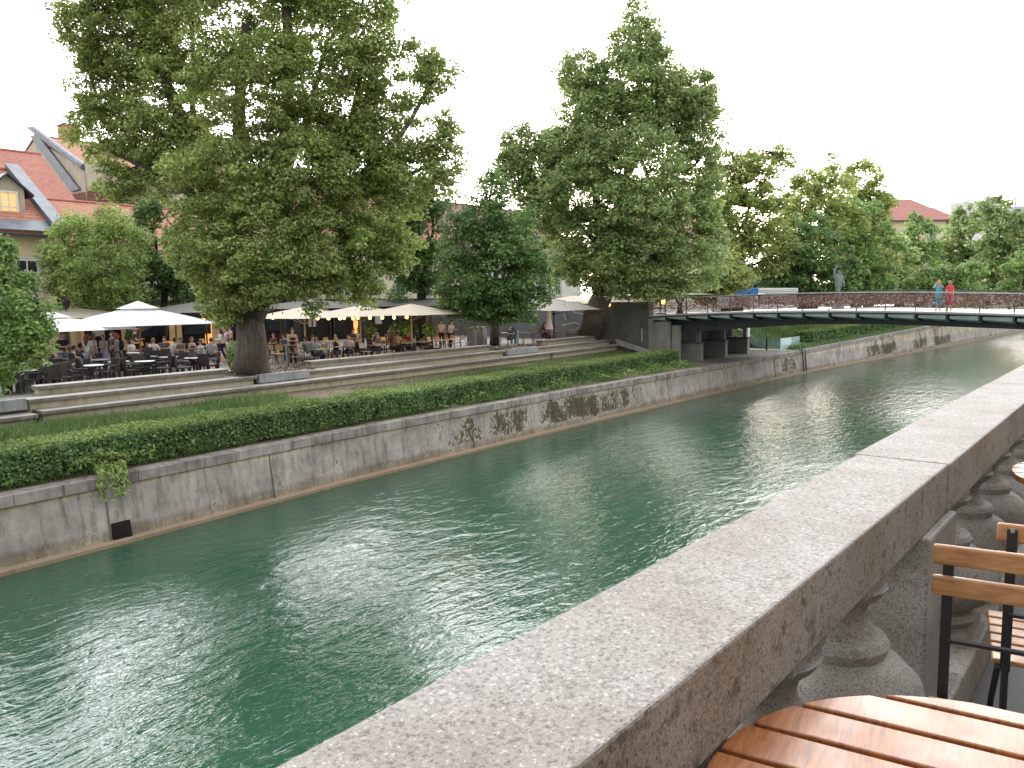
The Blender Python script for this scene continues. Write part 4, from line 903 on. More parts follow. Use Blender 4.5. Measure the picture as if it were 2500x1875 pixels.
# row of houses along the terrace
rB = onY(130, 488, 57.5); rB2 = onY(350, 525, 57.5)
hB, rB_ = gable('house', 'long low house with orange tiled roof, right of the dormer house', 18.15, 33.8, 49.2, 57.3, 64, PLAZA, 9.3, 13.0, 'cream_wall', 'tiles_orange', .5)
windows_on(hB, (20.2, 23.4, 26.6, 29.8, 32.6), (7.4,), 1.0, 1.6, 49.2)
hC, rC = gable('house', 'red roofed house behind the dormer house', 2, 24.2, 58, 69.2, 80, PLAZA, 10.5, 18.0, 'plaster_old', 'tiles_red', .4, gut=False)
d0 = onX(83, 322, 30.0); d1 = onX(206, 410, 30.0); dr_ = d0[1]-d1[1]
hD, rD = gable('house', 'tall steep roofed house with a bare plaster gable and brick chimney', 30.0, 52, d1[1], d0[1], d0[1]+dr_, PLAZA, d1[2], d0[2]-.6, 'plaster_old', 'tiles_orange', .2, over_x=.02, gut=False)
gp = [onX(*p, 29.93) for p in ((78,312),(90,318),(210,468),(206,480),(196,470))]
b = MB(); v0, v1 = onX(70, 312, 29.9), onX(205, 408, 29.9)
b.tube([v0, onX(82, 316, 29.9), onX(140, 360, 29.9), v1], [.18, .32, .32, .32], 8); b.build('verge_roll', 'flashing', hD)
MB().prism([onX(*p, 29.95) for p in ((76,330),(98,332),(198,462),(178,468))], (-.2, 0, 0)).build('flashing_strip', 'flashing', hD)
MB().prism([onX(*p, 29.6) for p in ((206,398),(252,398),(254,462),(214,465))], (2.2, 0, 0)).build('stub_wall', 'plaster_old', hD)
c0 = onX(165, 315, 36); c1 = onX(202, 350, 36)
MB().bb(34.8, 36.4, c0[1]-2.2, c0[1]-.4, c1[2]-2.5, c0[2]).build('chimney', 'brick_red', rD)
MB().bb(34.7, 36.5, c0[1]-2.3, c0[1]-.3, c0[2]+.003, c0[2]+.15).build('chimney_cap', 'flashing', rD)
hE = thing('house', 'low brown tiled roof with a grey firewall behind the long orange roof', 'house', (38, 70, PLAZA))
MB().prism([dep(x, y, 70) for x, y in ((135,525),(160,478),(240,462),(390,450),(290,512))], _fh*.3).build('roof', 'tiles_old', hE)
MB().prism([dep(x, y, 71) for x, y in ((285,511),(392,449),(440,440),(440,640),(150,640),(150,512))], _fh*.4).build('wall', 'plaster_grey', hE)
MB().tube([dep(286, 509, 69.8), dep(392, 447, 69.8)], .1, 6).build('verge_trim', 'steel_light', hE)
sd = thing('satellite_dish', 'pale round satellite dish peeping over the ridge of the long roof', 'dish', tuple(dep(104, 486, 57)))
dn = -_fh+np.array([0,0,.35]); dn /= np.linalg.norm(dn); a_ = np.cross(dn, [0,0,1]); a_ /= np.linalg.norm(a_); c_ = np.cross(dn, a_); q0 = dep(104, 488, 57); b = MB(); P = [q0]; nseg = 20
for rr, dp in ((.35,.03),(.62,.12)): P += [q0+a_*rr*cos(2*pi*k/nseg)+c_*rr*sin(2*pi*k/nseg)+dn*dp for k in range(nseg)]
b.add(P, [(0, 1+k, 1+(k+1)%nseg) for k in range(nseg)]+[(1+k, 1+nseg+k, 1+nseg+(k+1)%nseg, 1+(k+1)%nseg) for k in range(nseg)]); b.build('reflector', 'panel_grey', sd, fixn=False)
MB().tube([q0-dn*.02, q0-dn*.3-np.array([0,0,.9])], .05, 6).build('mast', 'steel_dark', sd)
hF, rF = gable('house', 'pale facade with red roof behind the cream parasols', 34.2, 52, 50.2, 57, 64, PLAZA, 11.5, 16.6, 'cream_pale', 'tiles_red', .5)
windows_on(hF, (36, 39, 42, 45, 48, 50.8), (7.5, 10.0), 1.0, 1.6, 50.2)
MB().bb(50.3, 52.2, 53, 58, 14, 17.6).build('fire_wall', 'plaster_old', rF)
hG, rG = gable('house', 'pale house behind the leaning trunk, mostly hidden by leaves', 52.4, 74, 51.5, 58, 65, 4.9, 11.5, 16.2, 'white_wall', 'tiles_old', .5)
windows_on(hG, (54.5, 57.5, 60.5, 63.5, 66.5, 69.5), (7.6, 10.2), 1.0, 1.6, 51.5)
hH, rH = gable('house', 'reddish roofed house half hidden between the yellowish far trees', 92, 112, 48, 55, 62, 4.9, 13.5, 19.0, 'cream_pale', 'tiles_far', .5)
windows_on(hH, (95, 99, 103, 107), (8, 11.3), 1.1, 1.8, 48)
# the red hipped roof far down the river
ax = onX(2175, 535, 166); rgt = np.array([0, -1, 0])
hp = thing('mansion', 'cream mansion with a big red hipped roof far down the river', 'house', (168, 34, 4.9))
E0 = dep(2130, 531, 150); E1 = dep(2331, 526, 150); dirx = (E1-E0); dirx[2] = 0; L_ = np.linalg.norm(dirx); dirx /= L_; dny = np.array([-dirx[1], dirx[0], 0]); dny = dny if dny@_fh > 0 else -dny
zE = 20.9; zR = 25.6; B0 = np.array([E0[0], E0[1], 0]); 
def hpP(u, v, z): q = B0+dirx*u+dny*v; return (q[0], q[1], z)
MB().prism([hpP(0,0,4.9), hpP(L_,0,4.9), hpP(L_,14,4.9), hpP(0,14,4.9)], (0,0,zE-4.9-.3)).build('wall', 'cream_wall', hp)
ov = .7
MB().add([hpP(-ov,-ov,zE-.2), hpP(L_+ov,-ov,zE-.2), hpP(L_+ov,14+ov,zE-.2), hpP(-ov,14+ov,zE-.2), hpP(4,7,zR), hpP(L_-5.2,7,zR)], [(0,1,5,4),(1,2,5),(2,3,4,5),(3,0,4),(3,2,1,0)]).build('roof', 'tiles_far', hp)
MB().prism([hpP(-ov,-ov-.15,zE-.45), hpP(L_+ov,-ov-.15,zE-.45), hpP(L_+ov,-ov+.05,zE-.45), hpP(-ov,-ov+.05,zE-.45)], (0,0,.24)).build('gutter', 'flashing_dark', hp)
MB().prism([hpP(0,-.12,zE-2.2), hpP(L_,-.12,zE-2.2), hpP(L_,-.004,zE-2.2), hpP(0,-.004,zE-2.2)], (0,0,.35)).build('cornice', 'stone_trim', hp)
for u in (L_-4.2, L_-8.2, L_-12.2):
    for z0_ in (zE-5.1, zE-9.5):
        fo = MB().prism([hpP(u-.85,-.10,z0_-.2), hpP(u+.85,-.10,z0_-.2), hpP(u+.85,-.004,z0_-.2), hpP(u-.85,-.004,z0_-.2)], (0,0,2.9)).build('window', 'stone_trim', hp)
        for du in (-.33, .33):
            for k in range(3): MB().prism([hpP(u+du-.26,-.14,z0_+.1+k*.8), hpP(u+du+.26,-.14,z0_+.1+k*.8), hpP(u+du+.26,-.105,z0_+.1+k*.8), hpP(u+du-.26,-.105,z0_+.1+k*.8)], (0,0,.68)).build('pane', 'pane_dark', fo)
MB().tube([hpP(L_-1.6,-.25,zE-.4), hpP(L_-1.2,-.12,zE-1.2), hpP(L_-1.2,-.12,4.9)], .09, 6).build('downpipe', 'flashing_dark', hp)
def block(label, px0, px1, py0, t, mat, floors=0, depth_=14):
    A, C = dep(px0, py0, t), dep(px1, py0, t); z = (A[2]+C[2])/2
    o = thing('office_block', label, 'building', (float(A[0]), float(A[1]), 3.2)); d = C-A; d[2] = 0; L = np.linalg.norm(d); d /= L; nn = np.array([-d[1], d[0], 0]); nn = nn if nn@_fh > 0 else -nn
    def Q(u, v, zz): q = A+d*u+nn*v; return (q[0], q[1], zz)
    MB().prism([Q(0,0,3.2), Q(L,0,3.2), Q(L,depth_,3.2), Q(0,depth_,3.2)], (0,0,z-3.2)).build('wall', mat, o)
    for k in range(floors):
        zz = z-2.2-k*3.2; MB().prism([Q(.4,-.1,zz-1.5), Q(L-.4,-.1,zz-1.5), Q(L-.4,-.003,zz-1.5), Q(.4,-.003,zz-1.5)], (0,0,1.5)).build('window_band', 'pane_dark', o)
    return o
pm('haze_grey', (.62,.62,.63), (.57,.57,.58), .2, .9); pm('haze_blue', (.36,.39,.46), (.31,.34,.41), .2, .9); pm('ochre_wall', (.62,.42,.22), (.56,.38,.2), .3, .9)
block('flat grey office roof behind the red hipped roof', 2322, 2400, 494, 230, 'haze_grey'); block('square grey lift house above the dark tree crowns', 2400, 2449, 479, 240, 'haze_grey')
block('blue grey office block at the right edge with window bands', 2478, 2560, 502, 260, 'haze_blue', 9); block('ochre low building at the right edge behind the trees', 2490, 2580, 572, 190, 'ochre_wall', 2)

# shop fronts at the foot of the houses
def shopfront(X, w, y, name, label, kind):
    t = thing(name, label, 'café entrance', (X, y, PLAZA)); w = w if X < 31 else 3.05; pw = 'pilaster_wood' if X < 31 else 'frame_dark'
    MB().bb(X-w/2, X+w/2, y-.12, y-.01, PLAZA, PLAZA+2.75).build('opening', 'shop_dark', t)  # solid panel; the dark room behind is only its colour
    for s in (-1, 1): MB().bb(X+s*w/2-.17, X+s*w/2+.17, y-.22, y-.005, PLAZA, PLAZA+2.9).build('pilaster', pw, t)
    MB().bb(X-w/2-.2, X+w/2+.2, y-.26, y-.006, PLAZA+2.9, PLAZA+3.2).build('fascia', kind, t)
    return t
LBL = ['far left', 'second from left', 'third from left', 'fourth from left', 'fifth from left', 'sixth from left', 'seventh from left', 'eighth from left', 'ninth from left', 'tenth from left', 'eleventh from left', 'twelfth from left']
k = 0
for X in (10.2, 13.6, 19.9, 22.9, 25.9, 28.9, 32.0, 36.0, 39.2, 42.6, 46.2, 49.6):
    y = 48.8 if X < 18 else 49.2 if X < 34 else 50.2
    t = shopfront(X, 2.5, y, 'cafe_entrance', 'dark open café front between tan pilasters, %s in the row' % LBL[k], 'frame_dark'); k += 1
    if k in (4, 5, 6, 7): MB().bb(X-1.0, X+.9, y-.30, y-.27, PLAZA+.95, PLAZA+2.6).build('menu_board', 'blackboard', t)
    if k in (5, 6, 9, 11): MB().bb(X+.55, X+1.05, y-.17, y-.13, PLAZA+.3, PLAZA+2.4).build('lit_doorway', 'shop_glow', t)
    if k in (3, 8, 10): MB().bb(X-.6, X+.1, y-.17, y-.13, PLAZA+1.1, PLAZA+2.3).build('poster', 'panel_grey', t)

# ---------------------------------------------------------------- parasols, lamps and other things on the terrace
def parasol(label, apex, half, ze, mat, pole, base_z, vent=True, rz=BANK, flat=None, valance=.0, name='parasol'):
    """apex: world point of the tip; half: half width; ze: eave height"""
    t = thing(name, label, 'parasol', (apex[0], apex[1], base_z), rz, group='café parasols')
    h = apex[2]-base_z; e_ = ze-base_z; b = MB(); n = 8; P = []
    # ring by ring, square plan with slightly sagging panels
    top = .16 if vent else .02
    for s, z in ((top, h-.22 if vent else h), (.55, e_+(h-e_)*.44), (1.0, e_)):
        for k in range(4*n):
            q = k/n; sd = int(q); fr = q-sd; c = [(-1,-1),(1,-1),(1,1),(-1,1),(-1,-1)]
            x = c[sd][0]*(1-fr)+c[sd+1][0]*fr; y = c[sd][1]*(1-fr)+c[sd+1][1]*fr
            sag = .05*math.sin(pi*fr)*s; P.append((x*s*half, y*s*half, z-sag*.5+ (0.03 if s == 1.0 else 0)*math.sin(pi*fr)))
    N = 4*n
    fs_ = [(i*N+k, i*N+(k+1)%N, (i+1)*N+(k+1)%N, (i+1)*N+k) for i in range(2) for k in range(N)]
    if not vent: fs_.append(tuple(range(N)))
    b.add(P, fs_); b.build('canopy', mat, t, origin=(0,0,0), fixn=False)
    if vent:
        b = MB(); z1 = h-.10; b.add([(-.27*half,-.27*half,z1-.12),(.27*half,-.27*half,z1-.12),(.27*half,.27*half,z1-.12),(-.27*half,.27*half,z1-.12),(0,0,h+.12)], [(0,1,4),(1,2,4),(2,3,4),(3,0,4)]); b.build('vent_cap', mat, t, origin=(0,0,0), fixn=False)
    MB().tube([(0,0,0), (0,0,h-.05)], .045, 8).build('pole', pole, t, origin=(0,0,0))
    for sx, sy in ((-1,-1),(1,-1),(1,1),(-1,1),(0,-1),(1,0),(0,1),(-1,0)):
        MB().tube([(0,0,h-.25), (sx*half*.97, sy*half*.97, e_-.01)], .016, 5).build('rib', pole, t, origin=(0,0,0))
        MB().tube([(0,0,e_-.35), (sx*half*.45, sy*half*.45, e_+(h-e_)*.50)], .014, 5).build('strut', pole, t, origin=(0,0,0))
    MB().box((0,0,.05), (.7,.7,.10)).build('base', 'steel_dark', t, origin=(0,0,0))
    return t
parasol('big off white square parasol with a vent cap over the wicker chairs', dep(336, 741, 33.5), 2.38, onz(336,797,1)[2]*0+5.30, 'canvas_white', 'pole_wood', PLAZA)
parasol('white parasol half hidden by leaves at the left edge', dep(112, 762, 31), 2.5, 5.18, 'canvas_white', 'pole_wood', PLAZA)
parasol('flat beige parasol behind the two white ones', dep(190, 752, 41), 2.6, 5.55, 'canvas_beige', 'pole_wood', PLAZA, vent=False)
parasol('cream parasol right of the big trunk, leftmost of its row', dep(742, 749, 38.5), 2.15, 5.42, 'canvas_cream', 'pole_pale', PLAZA, vent=False)
parasol('cream parasol in the middle of its row of three', dep(878, 746, 40.5), 2.2, 5.45, 'canvas_cream', 'pole_pale', PLAZA, vent=False)
parasol('cream parasol with a warm lit corner, rightmost of its row', dep(1003, 742, 41.5), 2.25, 5.45, 'canvas_cream', 'pole_pale', PLAZA, vent=False)
parasol('dark grey parasol glowing orange underneath, left of the big trunk', dep(500, 734, 42.5), 3.0, 5.75, 'canvas_grey', 'frame_dark', PLAZA, vent=False)
parasol('dark grey parasol behind the leftmost cream parasol', dep(760, 730, 45), 3.0, 5.85, 'canvas_grey', 'frame_dark', PLAZA, vent=False)
parasol('dark grey parasol behind the rightmost cream parasol', dep(1050, 731, 46.5), 2.6, 5.9, 'canvas_grey', 'frame_dark', PLAZA, vent=False)
parasol('grey parasol between the middle and right cream parasols', dep(935, 732, 47), 2.4, 5.9, 'canvas_grey', 'frame_dark', PLAZA, vent=False)
parasol('stone coloured parasol left of the leaning trunk', dep(1352, 728, 52), 2.6, 5.45, 'canvas_stone', 'frame_dark', PLAZA, vent=False)
parasol('pale parasol glimpsed behind the leaning trunk', dep(1400, 722, 60), 2.4, 6.0, 'canvas_cream', 'frame_dark', 4.9-1.65, vent=False)
parasol('pale parasol right of the leaning trunk, above the grey block', dep(1535, 714, 56), 2.4, 6.35, 'canvas_cream', 'frame_dark', 4.9, vent=False)
parasol('dark peaked parasol behind the left end of the bridge railing', dep(1612, 718, 60), 1.6, 6.4, 'canvas_beige', 'frame_dark', 4.9, vent=False)
parasol('grey parasol right of the bright sapling behind the bridge railing', dep(1665, 713, 60), 2.0, 6.4, 'canvas_beige', 'frame_dark', 4.9, vent=False)
cp = onz(1341, 838, 3.25)
t = thing('closed_parasol', 'white folded parasol beside two seated women', 'parasol', tuple(cp))
MB().tube([cp, cp+np.array([0,0,2.5])], .03, 6).build('pole', 'steel_dark', t)
MB().lathe(cp, [(.05,2.62),(.12,2.3),(.17,1.9),(.14,1.75),(.20,1.4),(.30,.95),(.24,.92)], 10).build('folded_canopy', 'canvas_white', t)

def bulb(px, py, t_, mat, r, label):
    p = dep(px, py, t_); o = thing('lamp', label, 'lamp', tuple(p), group='glowing café bulbs')
    MB().ell(p, (r, r, r*1.1), 10, 7).build('bulb', mat, o, smooth=True)
    MB().tube([p+np.array([0,0,r]), p+np.array([0,0,r+.12])], .03, 6).build('socket', 'frame_dark', o)
    MB().tube([p+np.array([0,0,r+.12]), p+np.array([0,0,r+.40])], .008, 4).build('cable', 'frame_dark', o)
blist = [(497, 782, 41, 'bulb_glow', .10, 'round orange bulb above the right corner of the white parasol'), (539, 771, 41, 'bulb_glow', .11, 'round orange bulb left of the big trunk, higher of the two'),
 (666, 775, 36.9, 'bulb_glow', .09, 'warm bulb at the left corner of the cream parasols'), (690, 773, 36.9, 'bulb_glow', .09, 'warm bulb second from the left corner of the cream parasols')]
for i, px in enumerate((775, 802, 830, 840, 862, 874, 903, 933, 962, 993)):
    blist.append((px, (777, 777, 777, 776, 777, 775.5, 776, 775.5, 775, 774.5)[i], 44, 'bulb_yellow', .10, 'yellow bulb in the string under the cream parasols, %s from the left' % ('first','second','third','fourth','fifth','sixth','seventh','eighth','ninth','last')[i]))
blist += [(1378, 751, 50.5, 'bulb_glow', .10, 'warm bulb under the stone coloured parasol'), (1620, 737, 57, 'bulb_glow', .17, 'bright orange lamp behind the bridge railing'), (1621, 720, 57, 'bulb_yellow', .12, 'yellow lamp below the bright sapling'), (1486, 744, 55, 'bulb_glow', .13, 'square warm lamp right of the leaning trunk')]
for a in blist: bulb(*a)
def plight(px, py, t_, e_, c, r=.3):
    d = bpy.data.lights.new('lamp_light', 'POINT'); d.energy = e_; d.color = c; d.shadow_soft_size = r
    o = bpy.data.objects.new('lamp_light', d); col.objects.link(o); o.location = dep(px, py, t_)
plight(470, 772, 43, 200, (1, .48, .16)); plight(545, 768, 43, 160, (1, .48, .16)); plight(800, 776, 44.2, 70, (1, .72, .32)); plight(960, 773, 44.2, 80, (1, .72, .32)); plight(1080, 768, 44, 70, (1, .5, .2)); plight(1378, 756, 51, 15, (1, .6, .25))

def bollard(px, py, label, h=.95, r=.075):
    p = onz(px, py, PLAZA); t = thing('bollard', label, 'bollard', tuple(p), group='steel bollards along the steps')
    MB().lathe(p, [(r*1.25, 0), (r*1.25, .03), (r, .031), (r, h-.06), (r*.8, h-.06), (r*.8, h-.04), (r*1.05, h-.039), (r*1.05, h-.01), (r*.9, h)], 14).build('post', 'bollard_paint', t, smooth=False)
    MB().lathe(p, [(r*1.012, h-.30), (r*1.012, h-.24)], 14).build('reflective_band', 'steel_light', t)
bollard(64, 956, 'fat grey bollard at the left end of the topmost bench', .98, .11); bollard(495, 899, 'grey bollard standing behind the right end of the left bench'); bollard(703, 893, 'grey flared bollard between the big trunk and the wooden chairs', 1.0, .085)
bollard(1161, 845, 'thin pale bollard in front of the concrete planter box'); bollard(1264, 842, 'pale bollard right of the young tree trunk'); bollard(1382, 824, 'thin bollard left of the leaning trunk'); bollard(1567, 832, 'slim white bollard in front of the grey abutment block', .85, .045)
pb = onz(1180, 843, 3.25)
t = thing('planter_box', 'large grey concrete planter box left of the young tree trunk', 'planter', tuple(pb))
MB().box((pb[0], pb[1]+.55, PLAZA+.60), (1.15, 1.1, 1.2), .5).build('box', 'pier_concrete', t, bevel=.03)
MB().box((pb[0], pb[1]+.55, PLAZA+1.205), (1.0, .95, .02), .5).build('earth', 'soil', t)
lp = onz(150, 800, PLAZA); 
def lantern(px, py, t_, label, hh):
    p = dep(px, py, t_); t = thing('street_lantern', label, 'lantern', (p[0], p[1], PLAZA)); 
    MB().tube([(p[0], p[1], PLAZA), (p[0], p[1], p[2]-.35)], [.06, .035], 8).build('post', 'steel_dark', t)
    MB().lathe((p[0], p[1], p[2]-.35), [(.05,0),(.16,.04),(.24,.32),(.27,.36)], 6).build('cage', 'frame_dark', t); MB().lathe((p[0], p[1], p[2]+.012), [(.29,0),(.20,.08),(.03,.13)], 6).build('hood', 'steel_dark', t)
lantern(160, 737, 40, 'black wrought iron lantern above the beige parasol', 3)
sp = dep(1829, 745, 64); t = thing('street_lamp', 'slim dark lamp post with a boxy head behind the bridge', 'street lamp', (sp[0], sp[1], 4.9)); top = dep(1829, 662, 64)
MB().tube([(sp[0], sp[1], 4.9), (sp[0], sp[1], top[2])], .06, 8).build('post', 'steel_dark', t); MB().tube([(sp[0], sp[1], top[2]-.08), tuple(np.array([sp[0], sp[1], top[2]-.05])-_rh*.28)], .03, 6).build('arm', 'steel_dark', t)
q = np.array([sp[0], sp[1], top[2]-.14])-_rh*.26; MB().box(q, (.34, .30, .26), YAW).build('lamp_head', 'steel_light', t); MB().box(q-np.array([0,0,.33]), (.20,.2,.38), YAW).build('shade', 'panel_grey', t)
# market stalls and vans beyond the bridge
def box3(b, px0, px1, py0, py1, t_, d): 
    A, C = dep(px0, py1, t_), dep(px1, py1, t_); D = dep(px0, py0, t_); h = D[2]-A[2]; k = _fh*d
    return b.hexa([A, C, C+k, A+k, A+[0,0,h], C+[0,0,h], C+k+[0,0,h], A+k+[0,0,h]])
t = thing('market_stall', 'long white roofed market stall with a blue sheet over its left end', 'stall', tuple(dep(1900, 735, 68)))
box3(MB(), 1852, 1948, 703, 716, 68, 3).build('roof', 'white_paint', t); box3(MB(), 1856, 1944, 717, 742, 68.3, 2.4).build('body', 'panel_grey', t); box3(MB(), 1812, 1851, 704, 719, 67.6, 2.4).build('blue_sheet', 'canvas_blue', t); box3(MB(), 1818, 1850, 720, 742, 68.2, 2).build('counter', 'white_paint', t)
b = MB(); 
for z in (707.5, 711.5): b.tube([dep(1853, z+1.2, 67.95), dep(1947, z-.6, 67.95)], .025, 4)
b.build('roof_seam', 'panel_grey', t)
t = thing('kiosk', 'pale kiosk with dark green windows behind the white stall', 'kiosk', tuple(dep(1900, 720, 78)))
box3(MB(), 1822, 1935, 676, 715, 78, 3).build('body', 'white_wall', t); box3(MB(), 1836, 1930, 690, 702, 77.9, .05).build('window_band', pm('glass_green', (.03,.09,.085), (.02,.06,.06), 2, .2).name, t); box3(MB(), 1818, 1938, 670, 675.5, 77.7, 3.6).build('roof', 'panel_grey', t)
t = thing('notice_board', 'row of pale panels standing behind the bridge railing', 'panel', tuple(dep(1790, 735, 60)))
box3(MB(), 1751, 1783, 726, 752, 60, .2).build('panel', 'panel_grey', t); box3(MB(), 1785, 1831, 724, 750, 60, .2).build('panel', 'panel_grey', t)
t = thing('shop_sign', 'small orange neon sign above the bridge railing', 'sign', tuple(dep(1740, 716, 63))); box3(MB(), 1722, 1756, 711, 723, 63, .12).build('board', 'frame_dark', t)
fc = bpy.data.curves.new('lettering', 'FONT'); fc.body = 'DEL'; fc.size = .24; fc.extrude = .01; fo = bpy.data.objects.new('lettering', fc); col.objects.link(fo); bpy.context.view_layer.update()
fme = bpy.data.meshes.new_from_object(fo); bpy.data.objects.remove(fo); fo = put('lettering', fme, None, t); fme.materials.clear(); fme.materials.append(MATS['neon_orange'])
lw = dep(1723, 719, 62.95); fo.location = Vector(lw)-t.location; fo.rotation_euler = (pi/2, 0, YAW-pi/2)
MB().ell(dep(1751, 716, 62.9), (.06,.06,.12), 8, 6).build('orange_lamp', 'neon_orange', t)
t = thing('drinks_cooler', 'white lit fridge with an orange side behind the bridge railing', 'fridge', tuple(dep(1712, 745, 62))); box3(MB(), 1706, 1717, 728, 748, 62, .6).build('body', 'white_paint', t); box3(MB(), 1718, 1724, 726, 748, 62, .6).build('side_panel', pm('orange_paint', (.62,.2,.05), None, 3, .5).name, t)
t = thing('market_hall', 'pale low wall glimpsed under the trees at the right end', 'building', tuple(dep(2390, 714, 135))); box3(MB(), 2360, 2470, 690, 716, 135, 6).build('wall', 'white_wall', t); box3(MB(), 2428, 2452, 677, 690, 128, 2).build('red_awning', pm('red_paint', (.42,.06,.05), None, 3, .6).name, t)

# ---------------------------------------------------------------- café furniture (sources first, then copies)
def L(b, name, mat, p, bevel=0.0, smooth=False): return b.build(name, mat, p, origin=(0,0,0), bevel=bevel, smooth=smooth)
FAR = (0, -400, -50)
def wicker_chair():                           # faces -Y
    t = thing('wicker_chair', '', 'chair', FAR)
    L(MB().box((0,0,.42), (.52,.50,.06)), 'seat', 'wicker', t)
    L(MB().hexa([(-.25,.23,.44),(.25,.23,.44),(.25,.28,.44),(-.25,.28,.44),(-.24,.31,.92),(.24,.31,.92),(.24,.36,.92),(-.24,.36,.92)]), 'backrest', 'wicker', t)
    for s in (-1, 1):
        L(MB().tube([(s*.27,.27,.66),(s*.29,0,.67),(s*.28,-.22,.64),(s*.27,-.24,.42)], .025, 5), 'armrest', 'wicker', t)
        for y in (-.22, .24): L(MB().box((s*.24,y,.20), (.045,.045,.40)), 'leg', 'wicker', t)
    freeze(t); return t
def slat_chair(mat):
    t = thing('slatted_chair', '', 'chair', FAR)
    b = MB()
    for k in range(5): b.box((0, -.18+k*.09, .45), (.42,.075,.02))
    L(b, 'seat', mat, t)
    b = MB()
    for k in range(3): b.hexa([(-.19,.21+.022*k,.62+.085*k),(.19,.21+.022*k,.62+.085*k),(.19,.228+.022*k,.62+.085*k),(-.19,.228+.022*k,.62+.085*k),(-.19,.229+.022*k,.695+.085*k),(.19,.229+.022*k,.695+.085*k),(.19,.247+.022*k,.695+.085*k),(-.19,.247+.022*k,.695+.085*k)])
    L(b, 'backrest', mat, t)
    for s in (-1, 1):
        L(MB().tube([(s*.215,.26,0),(s*.21,.20,.45),(s*.205,.29,.88)], .013, 5), 'leg', 'steel_dark', t); L(MB().tube([(s*.215,-.22,0),(s*.21,-.20,.45)], .013, 5), 'leg', 'steel_dark', t)
    L(MB().tube([(-.21,-.20,.43),(.21,-.20,.43)], .011, 5).tube([(-.205,.285,.88),(.205,.285,.88)], .012, 5).tube([(-.21,.21,.43),(.21,.21,.43)], .011, 5), 'frame', 'steel_dark', t)
    freeze(t); return t
def round_tab():
    t = thing('round_table', '', 'table', FAR)
    L(MB().lathe((0,0,.705), [(.36,0),(.375,.008),(.375,.024),(.36,.03)], 24), 'table_top', 'table_white', t)
    L(MB().tube([(0,0,.03),(0,0,.70)], .03, 8), 'column', 'steel_dark', t); L(MB().lathe((0,0,0), [(.22,0),(.22,.02),(.05,.05)], 16), 'foot', 'steel_dark', t)
    freeze(t); return t
def square_tab(mat):
    t = thing('square_table', '', 'table', FAR)
    b = MB()
    for k in range(7): b.box((0, -.3+k*.1, .725), (.70,.09,.025))
    L(b, 'table_top', mat, t)
    for sx in (-1, 1):
        for sy in (-1, 1): L(MB().box((sx*.31, sy*.30, .355), (.03,.03,.71)), 'leg', 'steel_dark', t)
    freeze(t); return t
def trestle(mat, w, label, nm, h):
    t = thing(nm, '', label, FAR)
    L(MB().box((0,0,h), (w,.30 if h < .6 else .62,.035)), 'seat' if h < .6 else 'table_top', mat, t)
    for s in (-1, 1):
        L(MB().tube([(s*w*.38-.12,0,0),(s*w*.38+.12,0,h-.02)], .014, 5), 'leg', 'steel_dark', t); L(MB().tube([(s*w*.38+.12,0.03,0),(s*w*.38-.12,0.03,h-.02)], .014, 5), 'leg', 'steel_dark', t)
    freeze(t); return t
SRC = dict(wick=wicker_chair(), pale=slat_chair('slat_pale'), tan=slat_chair('slat_tan'), brown=slat_chair('slat_brown'), round=round_tab(), sq=square_tab('slat_pale'), sqd=square_tab('table_dark'), bench=trestle('slat_red', 1.5, 'bench', 'garden_bench', .46), ttab=trestle('slat_red', 1.5, 'table', 'trestle_table', .74))
USED = set()
def behind(p, m=2.0):
    p = np.array(p, float)
    for _ in range(200):
        if p[1] >= Y2(p[0])+m or p[0] < 5: break
        p[:2] *= 1.01
    return p
def place(key, x, y, rz, label, group, z=PLAZA):
    x, y = behind((x, y), 1.95)[:2]
    s = SRC[key]
    if key not in USED: USED.add(key); s.location = (x, y, z); s.rotation_euler = (0,0,rz); s['label'] = label; s['group'] = group; return s
    return dup(s, (x, y, z), rz, label, group)
G1_, G2_ = 'wicker armchairs of the left terrace', 'slatted chairs of the right terrace'
# white tables of the left terrace, their spot read from the photo, and who sits round them
TABS = [((226,894), 'the nearest white table', (200, 15, 110)), ((243,877), 'the floral woman\'s table', (75, 340)), ((290,882), 'the table left of the pole', (20, 250, 150)),
        ((353,884), 'the table right of the pole', (190, 340, 80)), ((327,861), 'the table by the café wall', (30, 210)), ((362,870), 'the second row table right of the pole', (20, 160)),
        ((411,871), 'the table midway to the grey bollard', (350, 190, 80)), ((473,873), 'the table at the grey bollard', (190, 80, 350)), ((72,903), 'the table behind the fat bollard', (180, 300, 80)), ((132,885), 'the table behind the lounging man', (250, 20, 100)), ((20,925), 'the table at the left edge', (120, 330, 230))]
SIDE = {0: 'downstream', 1: 'house', 2: 'upstream', 3: 'river'}
def side_of(a): return SIDE[int(((a+45) % 360)//90)]
for (px, py), ph, angs in TABS:
    p = behind(onz(px, py, PLAZA+.73), 2.6); place('round', p[0], p[1], 0, 'round white ' + ph.replace('the ', '', 1).replace('white ', '') + ' among dark wicker chairs', 'round white café tables')
    seen = set()
    for a in angs:
        sd = side_of(a)
        if sd in seen: sd += ' far'
        seen.add(sd); ar = radians(a); r = .68
        place('wick', p[0]+r*cos(ar), p[1]+r*sin(ar), ar-pi/2+radians(rnd.uniform(-14,14)), 'dark wicker armchair on the %s side of %s' % (sd, ph), G1_)
